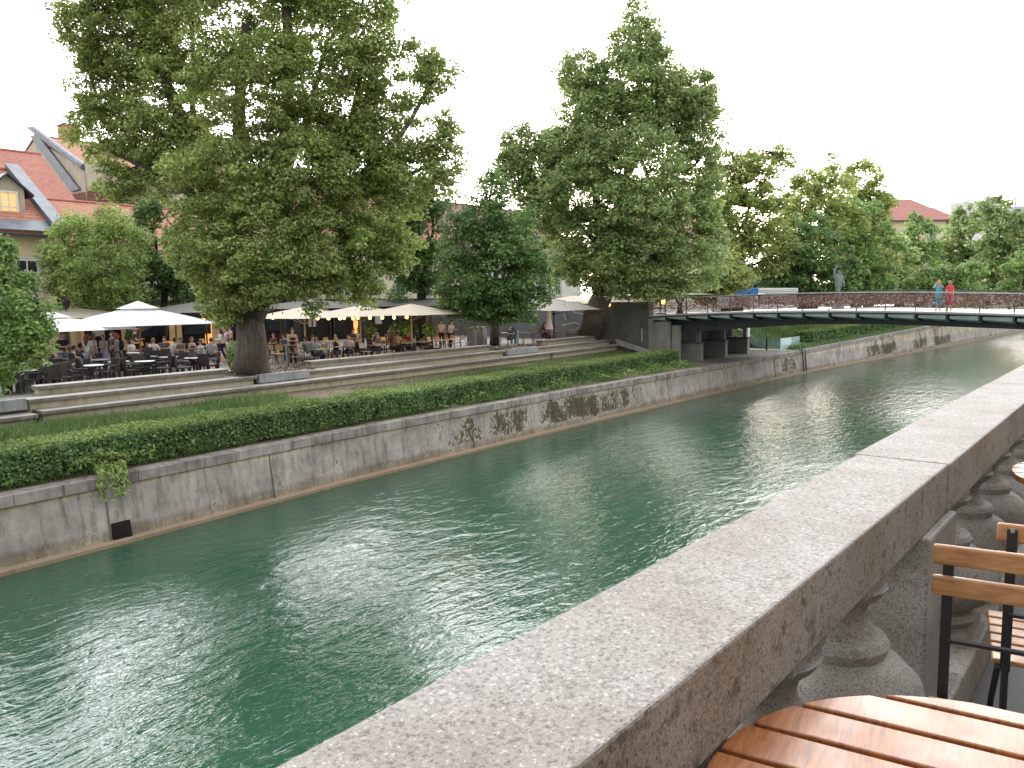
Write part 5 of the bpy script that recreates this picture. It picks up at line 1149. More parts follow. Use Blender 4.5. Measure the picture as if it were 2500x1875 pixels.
for i, (px, py, a, lb) in enumerate([(485,866,100,'dark wicker armchair beside the grey bollard, back to the river'), (508,866,200,'dark wicker armchair right of the grey bollard'), (405,862,75,'wicker armchair in the back row behind the midway table'), (382,860,95,'wicker armchair in the back row right of the pole'),
        (446,876,160,'tall backed wicker armchair just left of the bollard table'), (30,905,60,'wicker armchair under the leaves at the left edge'), (8,900,110,'wicker armchair cut by the left edge of the picture'), (150,905,85,'wicker armchair with its back to the topmost bench, left end'), (120,897,95,'wicker armchair beside the lounging man'), (200,880,250,'wicker armchair behind the leaning dark haired woman')]):
    p = onz(px, py, PLAZA+.85); place('wick', p[0], p[1], radians(a)-pi/2+pi*(0), lb, G1_)
# wooden chairs: place of the back's top in the photo, finish, turn
CH = [(660,843,'brown',20,'brown slatted chair beside the big trunk'),(671,843,'pale',15,'pale slatted chair second right of the trunk'),(685,844,'tan',-20,'bright tan chair behind the flared bollard'),(721,849,'pale',10,'pale slatted chair right of the flared bollard, back to the river'),(735,858,'brown',30,'low brown chair at the left end of the long bench'),(784,843,'pale',0,'pale slatted chair behind the seated boy in blue'),(800,843,'brown',0,'greyish slatted chair next to the pale one behind the boy'),
      (787,824,'pale',180,'pale slatted chair facing the river in the second row'),(696,828,'pale',170,'pale slatted chair left of the waitress'),(733,830,'tan',90,'slatted chair half hidden by the waitress'),(874,835,'pale',-15,'whitish slatted chair left of the middle parasol pole'),(892,838,'pale',5,'pale slatted chair right of the middle parasol pole'),(908,832,'pale',185,'pale chair behind the chair by the middle pole'),(941,833,'brown',10,'brown chair two places right of the middle pole'),
      (943,823,'tan',0,'tan chair in the second row near the leaning couple'),(957,831,'brown',-10,'dark slatted chair between two brown ones in the front row'),(972,826,'brown',5,'reddish brown high chair left of the right parasol pole'),(997,828,'tan',0,'tan chair left of the right parasol pole'),(1014,828,'tan',0,'bright tan chair right of the right parasol pole'),(1038,828,'brown',-10,'brown slatted chair third from the planter box in the front row'),
      (1056,823,'pale',10,'pale tan chair behind the fourth front chair'),(1076,824,'tan',0,'tan slatted chair third from the planter box'),(1098,822,'brown',0,'dark brown chair second from the planter box'),(1113,819,'tan',5,'tan chair second row, second from the planter box'),(1137,819,'pale',0,'pale chair next to the planter box'),
      (1025,815,'brown',180,'brown chair facing the river behind the bright tan chair'),(1062,812,'brown',170,'brown chair in the shade left of the waiters'),(930,818,'tan',200,'orange tan chair by the leaning couple'),(850,828,'brown',180,'brown chair by the man in the pink shirt'),(760,832,'brown',190,'dark chair behind the boy and the bearded man'),(500,828,'tan',10,'tan chair back of the man in grey by the trunk'),(410,833,'tan',-15,'tan slatted chair left of the leaning man in cream'),(425,834,'tan',15,'brown tan chair under the leaning man in cream'),(348,834,'tan',5,'tan chair by the wooden pole at the back'),
      (370,838,'brown',0,'dark chair of the man in white by the blackboard'),(520,840,'tan',0,'tan chair right of the man in grey'),(985,812,'brown',170,'brown chair in deep shade behind the red shirted man'),(1090,806,'brown',160,'brown chair behind the second row near the waiters')]
for px, py, m_, a, lb in CH:
    p = onz(px, py, PLAZA+.86); place(m_, p[0], p[1], radians(a)+BANK, lb, G2_)
for i, (px, py, key, lb) in enumerate([(745,851,'sqd','dark square table of the bearded man'),(778,852,'sq','pale square table in front of the boy in blue'),(838,847,'sqd','dark table of the blonde woman'),(918,842,'sq','pale table left of the front brown chairs'),(990,838,'sq','pale table left of the right parasol pole'),(1028,838,'sq','table under the right parasol pole'),(1075,836,'sq','pale table near the planter box'),(1105,830,'sq','small table second row near the planter box'),
        (695,845,'sqd','dark table behind the flared bollard'),(800,833,'sq','pale second row table behind the boy'),(960,820,'sqd','dark table in the shade of the second row'),(1050,817,'sq','pale table left of the waiters'),(450,840,'sqd','dark table of the woman in the black top'),(385,840,'sqd','dark table by the man in white'),(500,846,'sqd','dark table near the boy in white'),(885,828,'sqd','dark table by the woman in the cap')]):
    p = onz(px, py, PLAZA+.73); place(key, p[0], p[1], BANK+rnd.uniform(-.1,.1), lb, 'square tables of the right terrace')
for i, (px, py, key, lb) in enumerate([(1235,812,'ttab','red brown trestle table right of the young tree'),(1290,812,'ttab','red brown trestle table behind the pale bollard'),(1345,815,'ttab','trestle table of the two women by the folded parasol'),(1400,812,'ttab','trestle table left of the leaning trunk'),(1245,800,'ttab','trestle table in the second row right of the young tree'),(1310,802,'ttab','trestle table in the second row behind the bollard'),
        (1230,826,'bench','red brown bench right of the young tree trunk'),(1290,826,'bench','red brown bench behind the pale bollard'),(1345,826,'bench','red brown bench of the woman in white shorts'),(1395,822,'bench','red brown bench near the leaning trunk'),(1270,808,'bench','bench in the second row behind the bollard'),(1365,806,'bench','bench in the second row near the grey hoarding')]):
    p = onz(px, py, PLAZA+(.75 if key == 'ttab' else .47)); place(key, p[0], p[1], BANK+rnd.uniform(-.12,.12), lb, 'red brown beer garden tables and benches')
# planters in front of the café wall
for px, py, t_, w, lb in ((975, 790, 46.5, 1.5, 'dark green box plants behind the right parasol pole, left clump'), (1000, 790, 46.5, 1.2, 'dark green box plants behind the right parasol pole, right clump'), (1046, 786, 46, .8, 'round clipped bush by the café wall'), (905, 792, 46.5, .6, 'slim potted plant under the yellow bulbs'), (318, 790, 46, .6, 'hanging green plant by the café menu')):
    p = dep(px, py, t_); r_ = thing('potted_plant', lb, 'plant', (p[0], p[1], PLAZA)); n = 380
    MB().lathe((p[0], p[1], PLAZA), [(.22,0),(.30,.5),(.27,.5)], 10).build('pot', 'table_dark', r_)
    u = rng.normal(size=(n, 3)); u /= np.linalg.norm(u, axis=1, keepdims=True); P = np.array([p[0], p[1], PLAZA+1.15])+u*rng.uniform(.4, 1, (n, 1))*np.array([w*.6, .45, .65])
    quads('foliage', leaf_quads(P, u+np.array([0,0,.5]), .16), 'leaf_dark', r_)

# ---------------------------------------------------------------- people
def skin(V, E, R, root=0, lv=1):
    me = bpy.data.meshes.new('figure'); me.from_pydata([tuple(v) for v in V], E, []); ob = bpy.data.objects.new('figure', me); col.objects.link(ob)
    sm = ob.modifiers.new('s', 'SKIN'); sm.use_smooth_shade = True; ss = ob.modifiers.new('u', 'SUBSURF'); ss.levels = lv; ss.render_levels = lv
    for i, r in enumerate(R):
        d = me.skin_vertices[0].data[i]; d.radius = (r, r) if not hasattr(r, '__len__') else r; d.use_root = (i == root)
    bpy.context.view_layer.update(); dg = bpy.context.evaluated_depsgraph_get()
    out = bpy.data.meshes.new_from_object(ob.evaluated_get(dg)); bpy.data.objects.remove(ob); bpy.data.meshes.remove(me)
    return out
def merge(me, mb):
    """append loose tubes (fingers, nose, ears) to a body mesh so it stays one mesh"""
    v = [tuple(q.co) for q in me.vertices]; f = [tuple(p.vertices) for p in me.polygons]; k = len(v)
    m2 = bpy.data.meshes.new('figure'); m2.from_pydata(v+mb.v, [], f+[tuple(i+k for i in q) for q in mb.f]); m2.polygons.foreach_set('use_smooth', [True]*len(m2.polygons)); return m2
POSE = {}
def figure(pose, female=False):
    """meshes of a figure facing -Y with its feet (standing) or the floor (sitting) at z = 0"""
    key = (pose, female)
    if key in POSE: return POSE[key]
    sit = pose.startswith('sit'); w = .155 if female else .185; hipw = .095; hz = .50 if sit else .93
    lean = -.10 if 'fwd' in pose else (.14 if 'back' in pose else 0)
    S = [(0,0,hz), (0,lean*.35,hz+.20), (0,lean*.8,hz+.42), (0,lean,hz+.53), (0,lean*1.05-.01,hz+.60), (0,lean*1.1-.035,hz+.69), (0,lean*1.1-.03,hz+.785)]
    R = [(.155,.105) if female else (.15,.11), (.115,.09) if female else (.135,.10), (.145,.10) if female else (.165,.11), .07, .05, .083, .062]
    V = list(S); E = [(0,1),(1,2),(2,3),(3,4),(4,5),(5,6)]; HANDS = []
    for s in (-1, 1):
        k = len(V); sh = (s*w, lean*.85, hz+.49)
        arm = pose.split('_')[1] if '_' in pose else 'down'
        if arm == 'down' or (arm == 'phone' and s < 0): el, wr = (s*(w+.05), lean*.6+.03, hz+.20), (s*(w+.06), lean*.3-.05, hz-.03)
        elif arm == 'table': el, wr = (s*(w+.06), lean-.08, hz+.26), (s*.10, lean-.32, hz+.27)
        elif arm == 'tray': el, wr = (s*(w+.05), -.03, hz+.22), (s*.16, -.27, hz+.25)
        elif arm == 'photo': el, wr = (s*(w+.09), -.16, hz+.40), (s*.07, -.26, hz+.62)
        elif arm == 'up': el, wr = ((s*(w+.14), -.05, hz+.74), (s*(w+.02), -.08, hz+.98)) if s > 0 else ((s*(w+.10), .02, hz+.24), (s*(w-.02), -.16, hz+.10))
        else: el, wr = (s*(w+.05), -.06, hz+.22), (s*.13, -.22, hz+.32)
        d = Vector(wr)-Vector(el); d.normalize(); hd = Vector(wr)+d*.075
        V += [sh, el, wr, tuple(hd)]; E += [(2,k),(k,k+1),(k+1,k+2),(k+2,k+3)]; R += [.056 if female else .062, .040, .027, (.036,.020)]; HANDS.append((hd, d, s))
        k = len(V)
        if sit: lg = [(s*hipw, -.06, hz-.01), (s*(hipw+.03), -.45, hz), (s*(hipw+.03), -.43, .09), (s*(hipw+.04), -.56, .035)]
        elif 'stride' in pose: lg = [(s*hipw, 0, hz-.05), (s*hipw, -.14*s-.02, .50), (s*hipw, -.22*s+.06, .09), (s*hipw, -.22*s-.10, .035)]
        else: lg = [(s*hipw, 0, hz-.05), (s*(hipw+.01), -.02, .50), (s*(hipw+.01), .02, .085), (s*(hipw+.03), -.12, .035)]
        V += lg; E += [(0,k),(k,k+1),(k+1,k+2),(k+2,k+3)]; R += [.088, .056, .038, (.042,.03)]
    body = skin(V, E, R); x = MB()
    for hd, d, s in HANDS:
        side = Vector((1,0,0)) if abs(d.x) < .7 else Vector((0,1,0)); side = (side-d*side.dot(d)).normalized(); nrm = d.cross(side)
        for j, ln in enumerate((.068,.078,.074,.058)):
            o = hd+side*(-.027+.018*j)*1.0+d*.012; x.tube([o, o+d*ln*.55-nrm*.006*s, o+d*ln-nrm*.022*s], [.009,.008,.006], 5)
        o = hd-d*.03-side*s*.028; x.tube([o, o-side*s*.02+d*.03, o-side*s*.018+d*.058], [.010,.009,.007], 5)
    hc = Vector((0, lean*1.1-.035, hz+.715))
    x.tube([hc+Vector((0,-.075,.02)), hc+Vector((0,-.108,-.018)), hc+Vector((0,-.082,-.022))], [.010,.016,.008], 6)
    for s in (-1, 1): x.ell(hc+Vector((s*.080,.008,-.005)), (.012,.022,.032), 6, 5)
    body = merge(body, x)
    # clothing grown round the same joints
    tv = [0,1,2,3]; tV = [V[0], V[1], V[2], (V[3][0], V[3][1], V[3][2]-.02)]; tR = [(.172,.128) if female else (.168,.132), (R[1][0]+.030, R[1][1]+.030), (R[2][0]+.034, R[2][1]+.036), .082]; tE = [(0,1),(1,2),(2,3)]
    def sleeves(full):
        v, e, r = list(tV), list(tE), list(tR)
        for s_i, k in ((0, 7), (1, 15)):
            q = len(v); sh, el, wr = Vector(V[k]), Vector(V[k+1]), Vector(V[k+2])
            if full == 2: v += [tuple(sh), tuple(el), tuple(wr)]; e += [(2,q),(q,q+1),(q+1,q+2)]; r += [.080,.060,.046]
            elif full == 1: v += [tuple(sh), tuple(sh.lerp(el, .62))]; e += [(2,q),(q,q+1)]; r += [.082,.066]
            else: v += [tuple(sh.lerp(Vector(V[2]), .5)+Vector((0,0,.03)))]; e += [(2,q)]; r += [.066]
        return skin(v, e, r)
    def legs(n):                              # 3 full trousers, 2 shorts
        v, e, r = [V[0]], [], [(.168,.125) if female else (.162,.125)]
        for k in (11, 19):
            q = len(v); hp_, kn, an = Vector(V[k]), Vector(V[k+1]), Vector(V[k+2])
            if n == 3: v += [tuple(hp_), tuple(kn), tuple(an+Vector((0,0,.03)))]; e += [(0,q),(q,q+1),(q+1,q+2)]; r += [.102,.072,.058]
            else: v += [tuple(hp_), tuple(hp_.lerp(kn, .82))]; e += [(0,q),(q,q+1)]; r += [.105,.092]
        return skin(v, e, r)
    def skirt():
        m = MB().lathe((0,0,0), [(.135,hz+.16),(.165,hz+.02),(.20,hz-.2),(.25,.34),(.24,.335)], 14)
        return m.mesh('figure', smooth=True)
    def shoes():
        m = MB()
        for k in (11, 19):
            a, c = Vector(V[k+2]), Vector(V[k+3]); m.tube([a+Vector((0,.05,-.045)), a+Vector((0,0,-.03)), (a+c)/2+Vector((0,0,-.012)), c+Vector((0,-.02,0)), c+Vector((0,-.06,-.008))], [.028,.046,.048,.044,.024], 8)
        return m.mesh('figure', smooth=True)
    def hair(kind):
        m = MB(); c = hc+Vector((0,.012,.016))
        P = MB().ell((0,0,0), (.099,.112,.122), 14, 10); fs_ = []
        keepf = lambda p: p[2] > (.045 if p[1] < -.045 else (-.075 if p[1] > .01 else -.01))
        vs_ = [(c.x+p[0], c.y+p[1], c.z+p[2]) for p in P.v]
        fs_ = [f for f in P.f if all(keepf(P.v[i]) for i in f)]
        m.add(vs_, fs_)
        if kind == 'long': m.tube([c+Vector((0,.05,.03)), c+Vector((0,.085,-.10)), c+Vector((0,.105,-.26)), c+Vector((0,.10,-.42))], [.075,.098,.095,.04], 10)
        if kind == 'bob': m.tube([c+Vector((0,.03,.03)), c+Vector((0,.055,-.06)), c+Vector((0,.055,-.15))], [.085,.098,.06], 10)
        if kind == 'bun': m.ell(c+Vector((0,.06,.13)), (.045,.045,.04), 8, 6)
        if kind == 'cap': m.hexa([tuple(c+Vector(q)) for q in ((-.07,-.20,.035),(.07,-.20,.035),(.08,-.08,.055),(-.08,-.08,.055),(-.07,-.20,.045),(.07,-.20,.045),(.08,-.08,.066),(-.08,-.08,.066))])
        return m.mesh('figure', smooth=True)
    POSE[key] = dict(body=body, sleeves={}, legs={}, mk=(sleeves, legs, skirt, shoes, hair), cache={}); return POSE[key]
def cloth(c, r=.85):
    nm = 'cloth_%02x%02x%02x' % tuple(int(min(1, v)*255) for v in c)
    return MATS[nm] if nm in MATS else pm(nm, c, tuple(v*.82 for v in c), 14, r)
def person(label, p, face, pose='down', top=(.5,.5,.5), bottom=(.05,.05,.07), haircol=(.05,.03,.02), hairk='short', sleeve=1, low='trousers', skin_='skin', female=False, shoe=(.6,.6,.6), h=1.0, extra=None):
    fg = figure(pose, female); sl, lg, sk, sh, hr = fg['mk']; ca = fg['cache']
    def g(k, f):
        if k not in ca: ca[k] = f()
        return ca[k]
    root = thing('person', label, 'person', tuple(p), face); root.scale = (h, h, h)
    def part(nm, me, mat):
        o = bpy.data.objects.new(nm, me); col.objects.link(o); o.parent = root
        if not me.materials: me.materials.append(None)
        o.material_slots[0].link = 'OBJECT'; o.material_slots[0].material = MATS[mat] if isinstance(mat, str) else mat; return o
    part('body', fg['body'], skin_); part('top', g(('t', sleeve), lambda: sl(sleeve)), cloth(top))
    if low == 'skirt' and not pose.startswith('sit'): part('skirt', g('sk', sk), cloth(bottom))
    else: part('trousers' if low != 'shorts' else 'shorts', g(('l', low == 'shorts'), lambda: lg(2 if low == 'shorts' else 3)), cloth(bottom))
    part('shoes', g('sh', sh), cloth(shoe)); part('hair' if hairk != 'cap' else 'cap', g(('h', hairk), lambda: hr(hairk)), cloth(haircol))
    hz = .5 if pose.startswith('sit') else .93
    if extra == 'backpack': b = MB().ell((0,.20,hz+.30), (.15,.10,.23), 10, 8); o = put('backpack', b.mesh('figure', smooth=True), cloth((.02,.025,.03)), root)
    if extra == 'bag': b = MB().ell((.2,-.08,hz+.0), (.10,.05,.07), 8, 6).tube([(.16,-.06,hz+.05),(.02,-.13,hz+.30),(-.12,-.03,hz+.51)], .012, 5); put('shoulder_bag', b.mesh('figure', smooth=True), cloth((.25,.03,.06)), root)
    return root
def toward(px): return 0.0
R_ = radians
FWD = YAW-pi/2                                # turning that makes a figure facing -Y look straight back at us... plus pi looks away
def stand(px, py_head, hgt):                  # stand at the spot where a head of that height shows at that pixel
    return onz(px, py_head, PLAZA+hgt)
def st_(label, px, py, hgt, turn, **k):
    q = onz(px, py, PLAZA+hgt); f_ = hgt/1.715; return person(label, (q[0], q[1], PLAZA), FWD+R_(turn), h=f_, **k)
def stt(label, px, t_, turn, hgt, **k):       # at a known distance
    q = dep(px, 850, t_); return person(label, (q[0], q[1], PLAZA), FWD+R_(turn), h=hgt/1.715, **k)
def sit(label, px, py, turn, t_=None, **k):
    q = behind(onz(px, py, PLAZA+1.27) if t_ is None else dep(px, py, t_), 2.5); k.setdefault('pose', 'sit_table'); return person(label, (q[0], q[1], PLAZA), FWD+R_(turn), **k)
BLK, WHT, NAVY, GRY = (.018,.018,.02), (.68,.68,.69), (.02,.03,.08), (.22,.23,.25)
stt('bearded man standing in black t-shirt with dark backpack and grey jeans', 154, 31.5, 75, 1.80, top=BLK, bottom=(.20,.24,.30), haircol=(.05,.035,.025), extra='backpack', pose='stand_table', skin_='skin')
stt('woman with very long auburn hair seen from behind in white top', 215, 32, 165, 1.70, top=WHT, bottom=(.42,.50,.58), haircol=(.22,.075,.04), hairk='long', female=True)
stt('woman in white tee and pale pink skirt beside the auburn haired woman', 229, 32.5, 140, 1.68, top=WHT, bottom=(.52,.40,.44), low='skirt', haircol=(.20,.12,.06), hairk='bob', female=True)
stt('grey haired woman in a bright floral dress facing the river', 254, 33, -20, 1.64, top=(.52,.42,.46), bottom=(.42,.38,.55), low='skirt', haircol=(.48,.47,.46), hairk='short', female=True, pose='stand_tray')
stt('ginger haired woman in cream cardigan with a dark backpack', 286, 33.5, -75, 1.66, top=(.55,.47,.40), bottom=(.34,.33,.27), haircol=(.42,.15,.05), hairk='bob', female=True, extra='backpack', pose='stand_tray', sleeve=2)
stt('dark haired woman standing behind the ginger haired woman', 276, 35.5, -30, 1.66, top=(.10,.06,.06), bottom=BLK, haircol=(.03,.02,.015), hairk='bob', female=True)
stt('waiter in black at the café wall by the wooden pole', 331, 39, 120, 1.72, top=BLK, bottom=BLK, haircol=(.25,.17,.08), pose='stand_tray')
stt('woman in white blouse and dark blue jeans walking left of the trunk', 539, 38.5, -60, 1.66, top=WHT, bottom=(.02,.035,.12), haircol=(.04,.02,.015), hairk='long', female=True, extra='bag', pose='stride_tray', sleeve=2)
stt('man in navy vest and beige shorts beside the big trunk', 563, 37.5, -50, 1.84, top=(.015,.025,.07), bottom=(.50,.45,.36), low='shorts', haircol=(.03,.02,.015), sleeve=0, pose='stride_phone')
stt('woman in white half hidden behind the man in navy', 554, 39, -60, 1.70, top=WHT, bottom=(.45,.36,.27), low='shorts', haircol=(.06,.04,.03), female=True)
stt('waitress in black strap top and black apron serving a table', 715, 35.5, 20, 1.70, top=BLK, bottom=BLK, haircol=(.10,.06,.04), hairk='bun', sleeve=0, female=True, pose='stand_table')
stt('waiter in white shirt behind the young tree trunk', 1213, 47.5, -50, 1.80, top=WHT, bottom=BLK, haircol=(.02,.015,.01), skin_='skin_dark')
stt('waiter in white shirt bending over a table in the shade', 1100, 47, 60, 1.70, top=WHT, bottom=BLK, haircol=(.02,.015,.01), pose='fwd_table')
stt('waiter in white shirt standing left of the bending waiter', 1079, 48, -20, 1.72, top=WHT, bottom=BLK, haircol=(.02,.015,.01))
SEATED = [
 ('lounging man in dark t-shirt and grey shorts under the leaves', 84, 878, 75, dict(top=BLK, bottom=(.22,.22,.24), low='shorts', pose='sitback_table', haircol=(.25,.15,.08))),
 ('brown haired woman in dark top left of the man with backpack', 116, 850, 60, dict(top=(.06,.05,.05), haircol=(.09,.04,.03), hairk='bob', female=True)),
 ('seated man in grey shirt behind the man with backpack', 162, 845, -20, dict(top=GRY, haircol=(.06,.04,.03))),
 ('seated man in black shirt seen from behind, left of the auburn hair', 179, 848, 170, dict(top=BLK, haircol=(.03,.02,.015))),
 ('seated person with black hair beside the auburn haired woman', 195, 842, 160, dict(top=BLK, haircol=(.012,.01,.01))),
 ('dark haired woman in black bending forward in the front row', 196, 867, -80, dict(top=BLK, haircol=(.035,.02,.015), hairk='bob', female=True, pose='sitfwd_table')),
 ('seated woman in white by the waiter in black', 319, 830, 80, dict(top=(.55,.55,.50), haircol=(.02,.015,.01), hairk='bob', female=True)),
 ('broad man in white t-shirt seen from behind by the blackboard', 373, 829, 170, dict(top=WHT, haircol=(.20,.15,.10))),
 ('man in olive shirt seated right of the man in white', 401, 825, 10, dict(top=(.07,.085,.06), haircol=(.09,.05,.03))),
 ('man in pale cream shirt leaning sideways over his tan chair', 422, 828, 160, dict(top=(.55,.55,.47), haircol=(.05,.03,.02), pose='sitfwd_table')),
 ('woman in brown top seated in front of the blackboard', 441, 828, -10, dict(top=(.20,.12,.09), haircol=(.06,.03,.02), hairk='bob', female=True)),
 ('brown haired woman in black sleeveless top talking across the table', 467, 826, 60, dict(top=BLK, bottom=NAVY, haircol=(.16,.08,.04), hairk='bob', sleeve=0, female=True)),
 ('boy in white t-shirt facing the woman in black', 489, 829, -50, dict(top=WHT, haircol=(.04,.025,.02), h=.95)),
 ('man in light grey shirt with his back to the river by the trunk', 515, 828, 175, dict(top=(.42,.41,.43), haircol=(.10,.07,.05))),
 ('bearded man in olive grey t-shirt and white shorts near the waitress', 747, 826, -110, dict(top=(.10,.105,.09), bottom=(.55,.54,.50), low='shorts', haircol=(.05,.03,.02))),
 ('fair haired boy in pale blue grey t-shirt seen from behind', 771, 828, 150, dict(top=(.34,.37,.42), haircol=(.22,.13,.07), h=.96)),
 ('man in grey behind the boy in blue grey', 762, 822, 100, dict(top=(.30,.30,.31), haircol=(.13,.11,.09))),
 ('blonde woman looking down in black top', 820, 824, 0, dict(top=BLK, haircol=(.50,.33,.15), hairk='long', sleeve=0, female=True, pose='sitfwd_table')),
 ('man in pale pink t-shirt and dark trousers reading', 851, 824, -10, dict(top=(.60,.50,.50), bottom=(.03,.035,.05), haircol=(.05,.035,.025))),
 ('woman in a cream baseball cap and black top seen from behind', 873, 822, 150, dict(top=BLK, haircol=(.62,.52,.40), hairk='cap', sleeve=0, female=True)),
 ('dark haired woman resting her cheek on her hand', 903, 824, 100, dict(top=(.12,.05,.06), haircol=(.03,.02,.015), hairk='bob', female=True, pose='sitfwd_table')),
 ('bald man in grey leaning forward beside the front brown chairs', 926, 828, -100, dict(top=(.16,.16,.15), haircol=(.35,.25,.20), pose='sitfwd_table')),
 ('woman with brown hair seated by the man in the peach shirt', 958, 815, 150, dict(top=(.25,.12,.07), haircol=(.14,.06,.03), hairk='long', female=True)),
 ('man in peach t-shirt seen from behind, left of the right pole', 969, 813, 165, dict(top=(.62,.40,.24), haircol=(.06,.03,.02))),
 ('man in dark red shirt left of the right parasol pole', 997, 810, 40, dict(top=(.26,.02,.025), haircol=(.22,.19,.17))),
 ('woman with a white top and long dark hair near the clipped bush', 1046, 798, -30, dict(top=WHT, haircol=(.16,.05,.03), hairk='bob', female=True)),
 ('man in grey shirt in the shade under the yellow bulbs, broad back', 954, 800, 170, dict(top=(.24,.24,.26), haircol=(.03,.02,.015))),
 ('man in white t-shirt deep in the shade under the yellow bulbs', 952, 797, 120, dict(top=(.45,.45,.46), haircol=(.02,.015,.01))),
 ('dark dressed person with black hair under the yellow bulbs, left one', 901, 800, 10, dict(top=(.09,.07,.08), haircol=(.015,.012,.01))),
 ('dark dressed person with black hair under the yellow bulbs, second', 908, 799, -20, dict(top=(.12,.10,.11), haircol=(.015,.012,.01))),
 ('woman in muted pink deep in the shade right of the middle pole', 916, 803, 30, dict(top=(.24,.16,.17), haircol=(.02,.015,.01), hairk='bob', female=True)),
 ('person in dark blue at a shaded back table', 992, 800, 160, dict(top=(.06,.07,.11), haircol=(.05,.03,.02))),
 ('person in black at a shaded back table behind the pink shirt', 862, 805, 30, dict(top=(.04,.04,.05), haircol=(.06,.035,.02))),
 ('person in grey at a shaded back table left of the middle pole', 875, 803, -60, dict(top=(.14,.14,.15), haircol=(.03,.02,.015))),
 ('woman in blue near the dark doorway right of the trunk', 690, 818, 60, dict(top=(.10,.13,.22), haircol=(.03,.02,.015), hairk='bob', female=True)),
 ('dark haired person near the dark doorway right of the trunk', 668, 815, -30, dict(top=(.08,.04,.04), haircol=(.03,.02,.015))),
 ('person in pale grey behind the waitress', 702, 815, 20, dict(top=(.30,.30,.33), haircol=(.04,.03,.02))),
 ('woman in black by the folded white parasol', 1329, 806, 40, dict(top=BLK, haircol=(.02,.015,.01), hairk='long', female=True)),
 ('woman in pink top and white shorts by the folded white parasol', 1347, 804, 170, dict(top=(.50,.33,.28), bottom=(.66,.66,.66), low='shorts', haircol=(.03,.02,.015), hairk='bob', sleeve=0, female=True)),
 ('person in dark clothes at the red benches beside the young tree', 1245, 802, 30, dict(top=(.05,.05,.08), haircol=(.02,.015,.01))),
]
for lb, px, py, turn, kw in SEATED: sit(lb, px, py, turn, **kw)
# two women on the bridge and the statue
q = onX(2290, 757, 49.0); person('woman in teal dress on the bridge raising a camera, back to us', (49.0, q[1], ZD(q[1])+.02), FWD+R_(170), top=(.04,.33,.42), bottom=(.04,.30,.38), low='skirt', haircol=(.40,.22,.12), hairk='long', female=True, pose='stand_photo', h=.98)
q = onX(2317, 757, 49.0); person('woman in red dress with short hair standing on the bridge', (49.0, q[1], ZD(q[1])+.02), FWD+R_(180), top=(.58,.03,.05), bottom=(.52,.03,.06), low='skirt', haircol=(.25,.17,.12), hairk='bob', female=True, h=.955)
for i, (px, lb, tp) in enumerate(((2432, 'distant person in red under the trees at the right end', (.5,.05,.05)), (2422, 'distant person in dark blue beside the dark trunk', (.03,.04,.1)), (2440, 'distant person in beige under the trees at the right end', (.5,.4,.25)))):
    q = dep(px, 712, 96); person(lb, (q[0], q[1], 4.9), FWD+R_(20*i), top=tp, bottom=(.3,.3,.32))
s_ = onX(2046, 720, 52.0); t = thing('statue', 'weathered bronze statue of a striding figure with one arm raised, on the bridge', 'statue', (52, s_[1], ZD(s_[1])))
me = figure('stride_up', False)['body'].copy(); o = put('figure', me, None, t); me.materials.clear(); me.materials.append(MATS['statue_bronze']); o.scale = (-1.5,1.5,1.22); o.location = (0,0,.42); o.rotation_euler = (0,0,FWD+R_(25))
MB().box((52, s_[1], ZD(s_[1])+.21), (.8,.8,.40), .3, .85).build('plinth', 'pier_concrete', t)

# ---------------------------------------------------------------- the near terrace: balustrade, tables, chairs
bal = thing('stone_balustrade', 'thick speckled granite balustrade running along the near terrace edge', 'balustrade', (2, .68, TERR))
CZ0, CZ1 = 5.372, 5.54
for a, c, dy in ((-2.2, 2.855, 0), (2.865, 5.70, .012), (5.71, 8.8, .008), (8.81, 12, 0), (12.01, 16, .01)):
    o = MB().bb(a, c,   .507-dy*.3, .795+dy, CZ0, CZ1).build('coping_stone', 'granite_top', bal, bevel=.006)
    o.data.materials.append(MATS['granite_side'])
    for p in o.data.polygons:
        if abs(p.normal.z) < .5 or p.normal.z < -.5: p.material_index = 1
def baluster(X, Y=.63):
    b = MB(); z0 = 4.80
    b.bb(X-.155, X+.155, Y-.155, Y+.155, z0, z0+.045)
    b.lathe((X, Y, z0), [(.150,.046),(.165,.07),(.150,.095),(.135,.10),(.195,.14),(.224,.19),(.230,.225),(.215,.275),(.170,.32),(.128,.345),(.132,.355),(.136,.372),(.126,.388),(.098,.395),(.080,.42),(.074,.45),(.082,.48),(.110,.505),(.126,.53)], 36)
    b.bb(X-.105, X+.105, Y-.105, Y+.105, z0+.531, CZ0-.001)
    o = b.build('baluster', 'granite_baluster', bal, smooth=True)
    sh = o.modifiers.new('es', 'EDGE_SPLIT'); sh.split_angle = radians(38)
for X in (-.48, .04, .56, 1.08, 1.60, 2.12, 3.30, 3.82, 4.34, 4.86, 5.38, 6.66, 7.18, 7.70): baluster(X)
for X in (2.72, 6.06, 8.4): MB().bb(X-.20, X+.20, .485, .815, 4.80, CZ0-.001).build('pier', 'granite_baluster', bal, bevel=.008)
MB().bb(-2.2, 16, .44, .89, TERR, 4.799).build('base_rail', 'granite_side', bal, bevel=.01)
tag(MB().bb(-14, 24, .90, 1.3, -1, TERR-.02).build('river_wall', 'quay_concrete'), 'near river wall under the balustrade', 'wall')

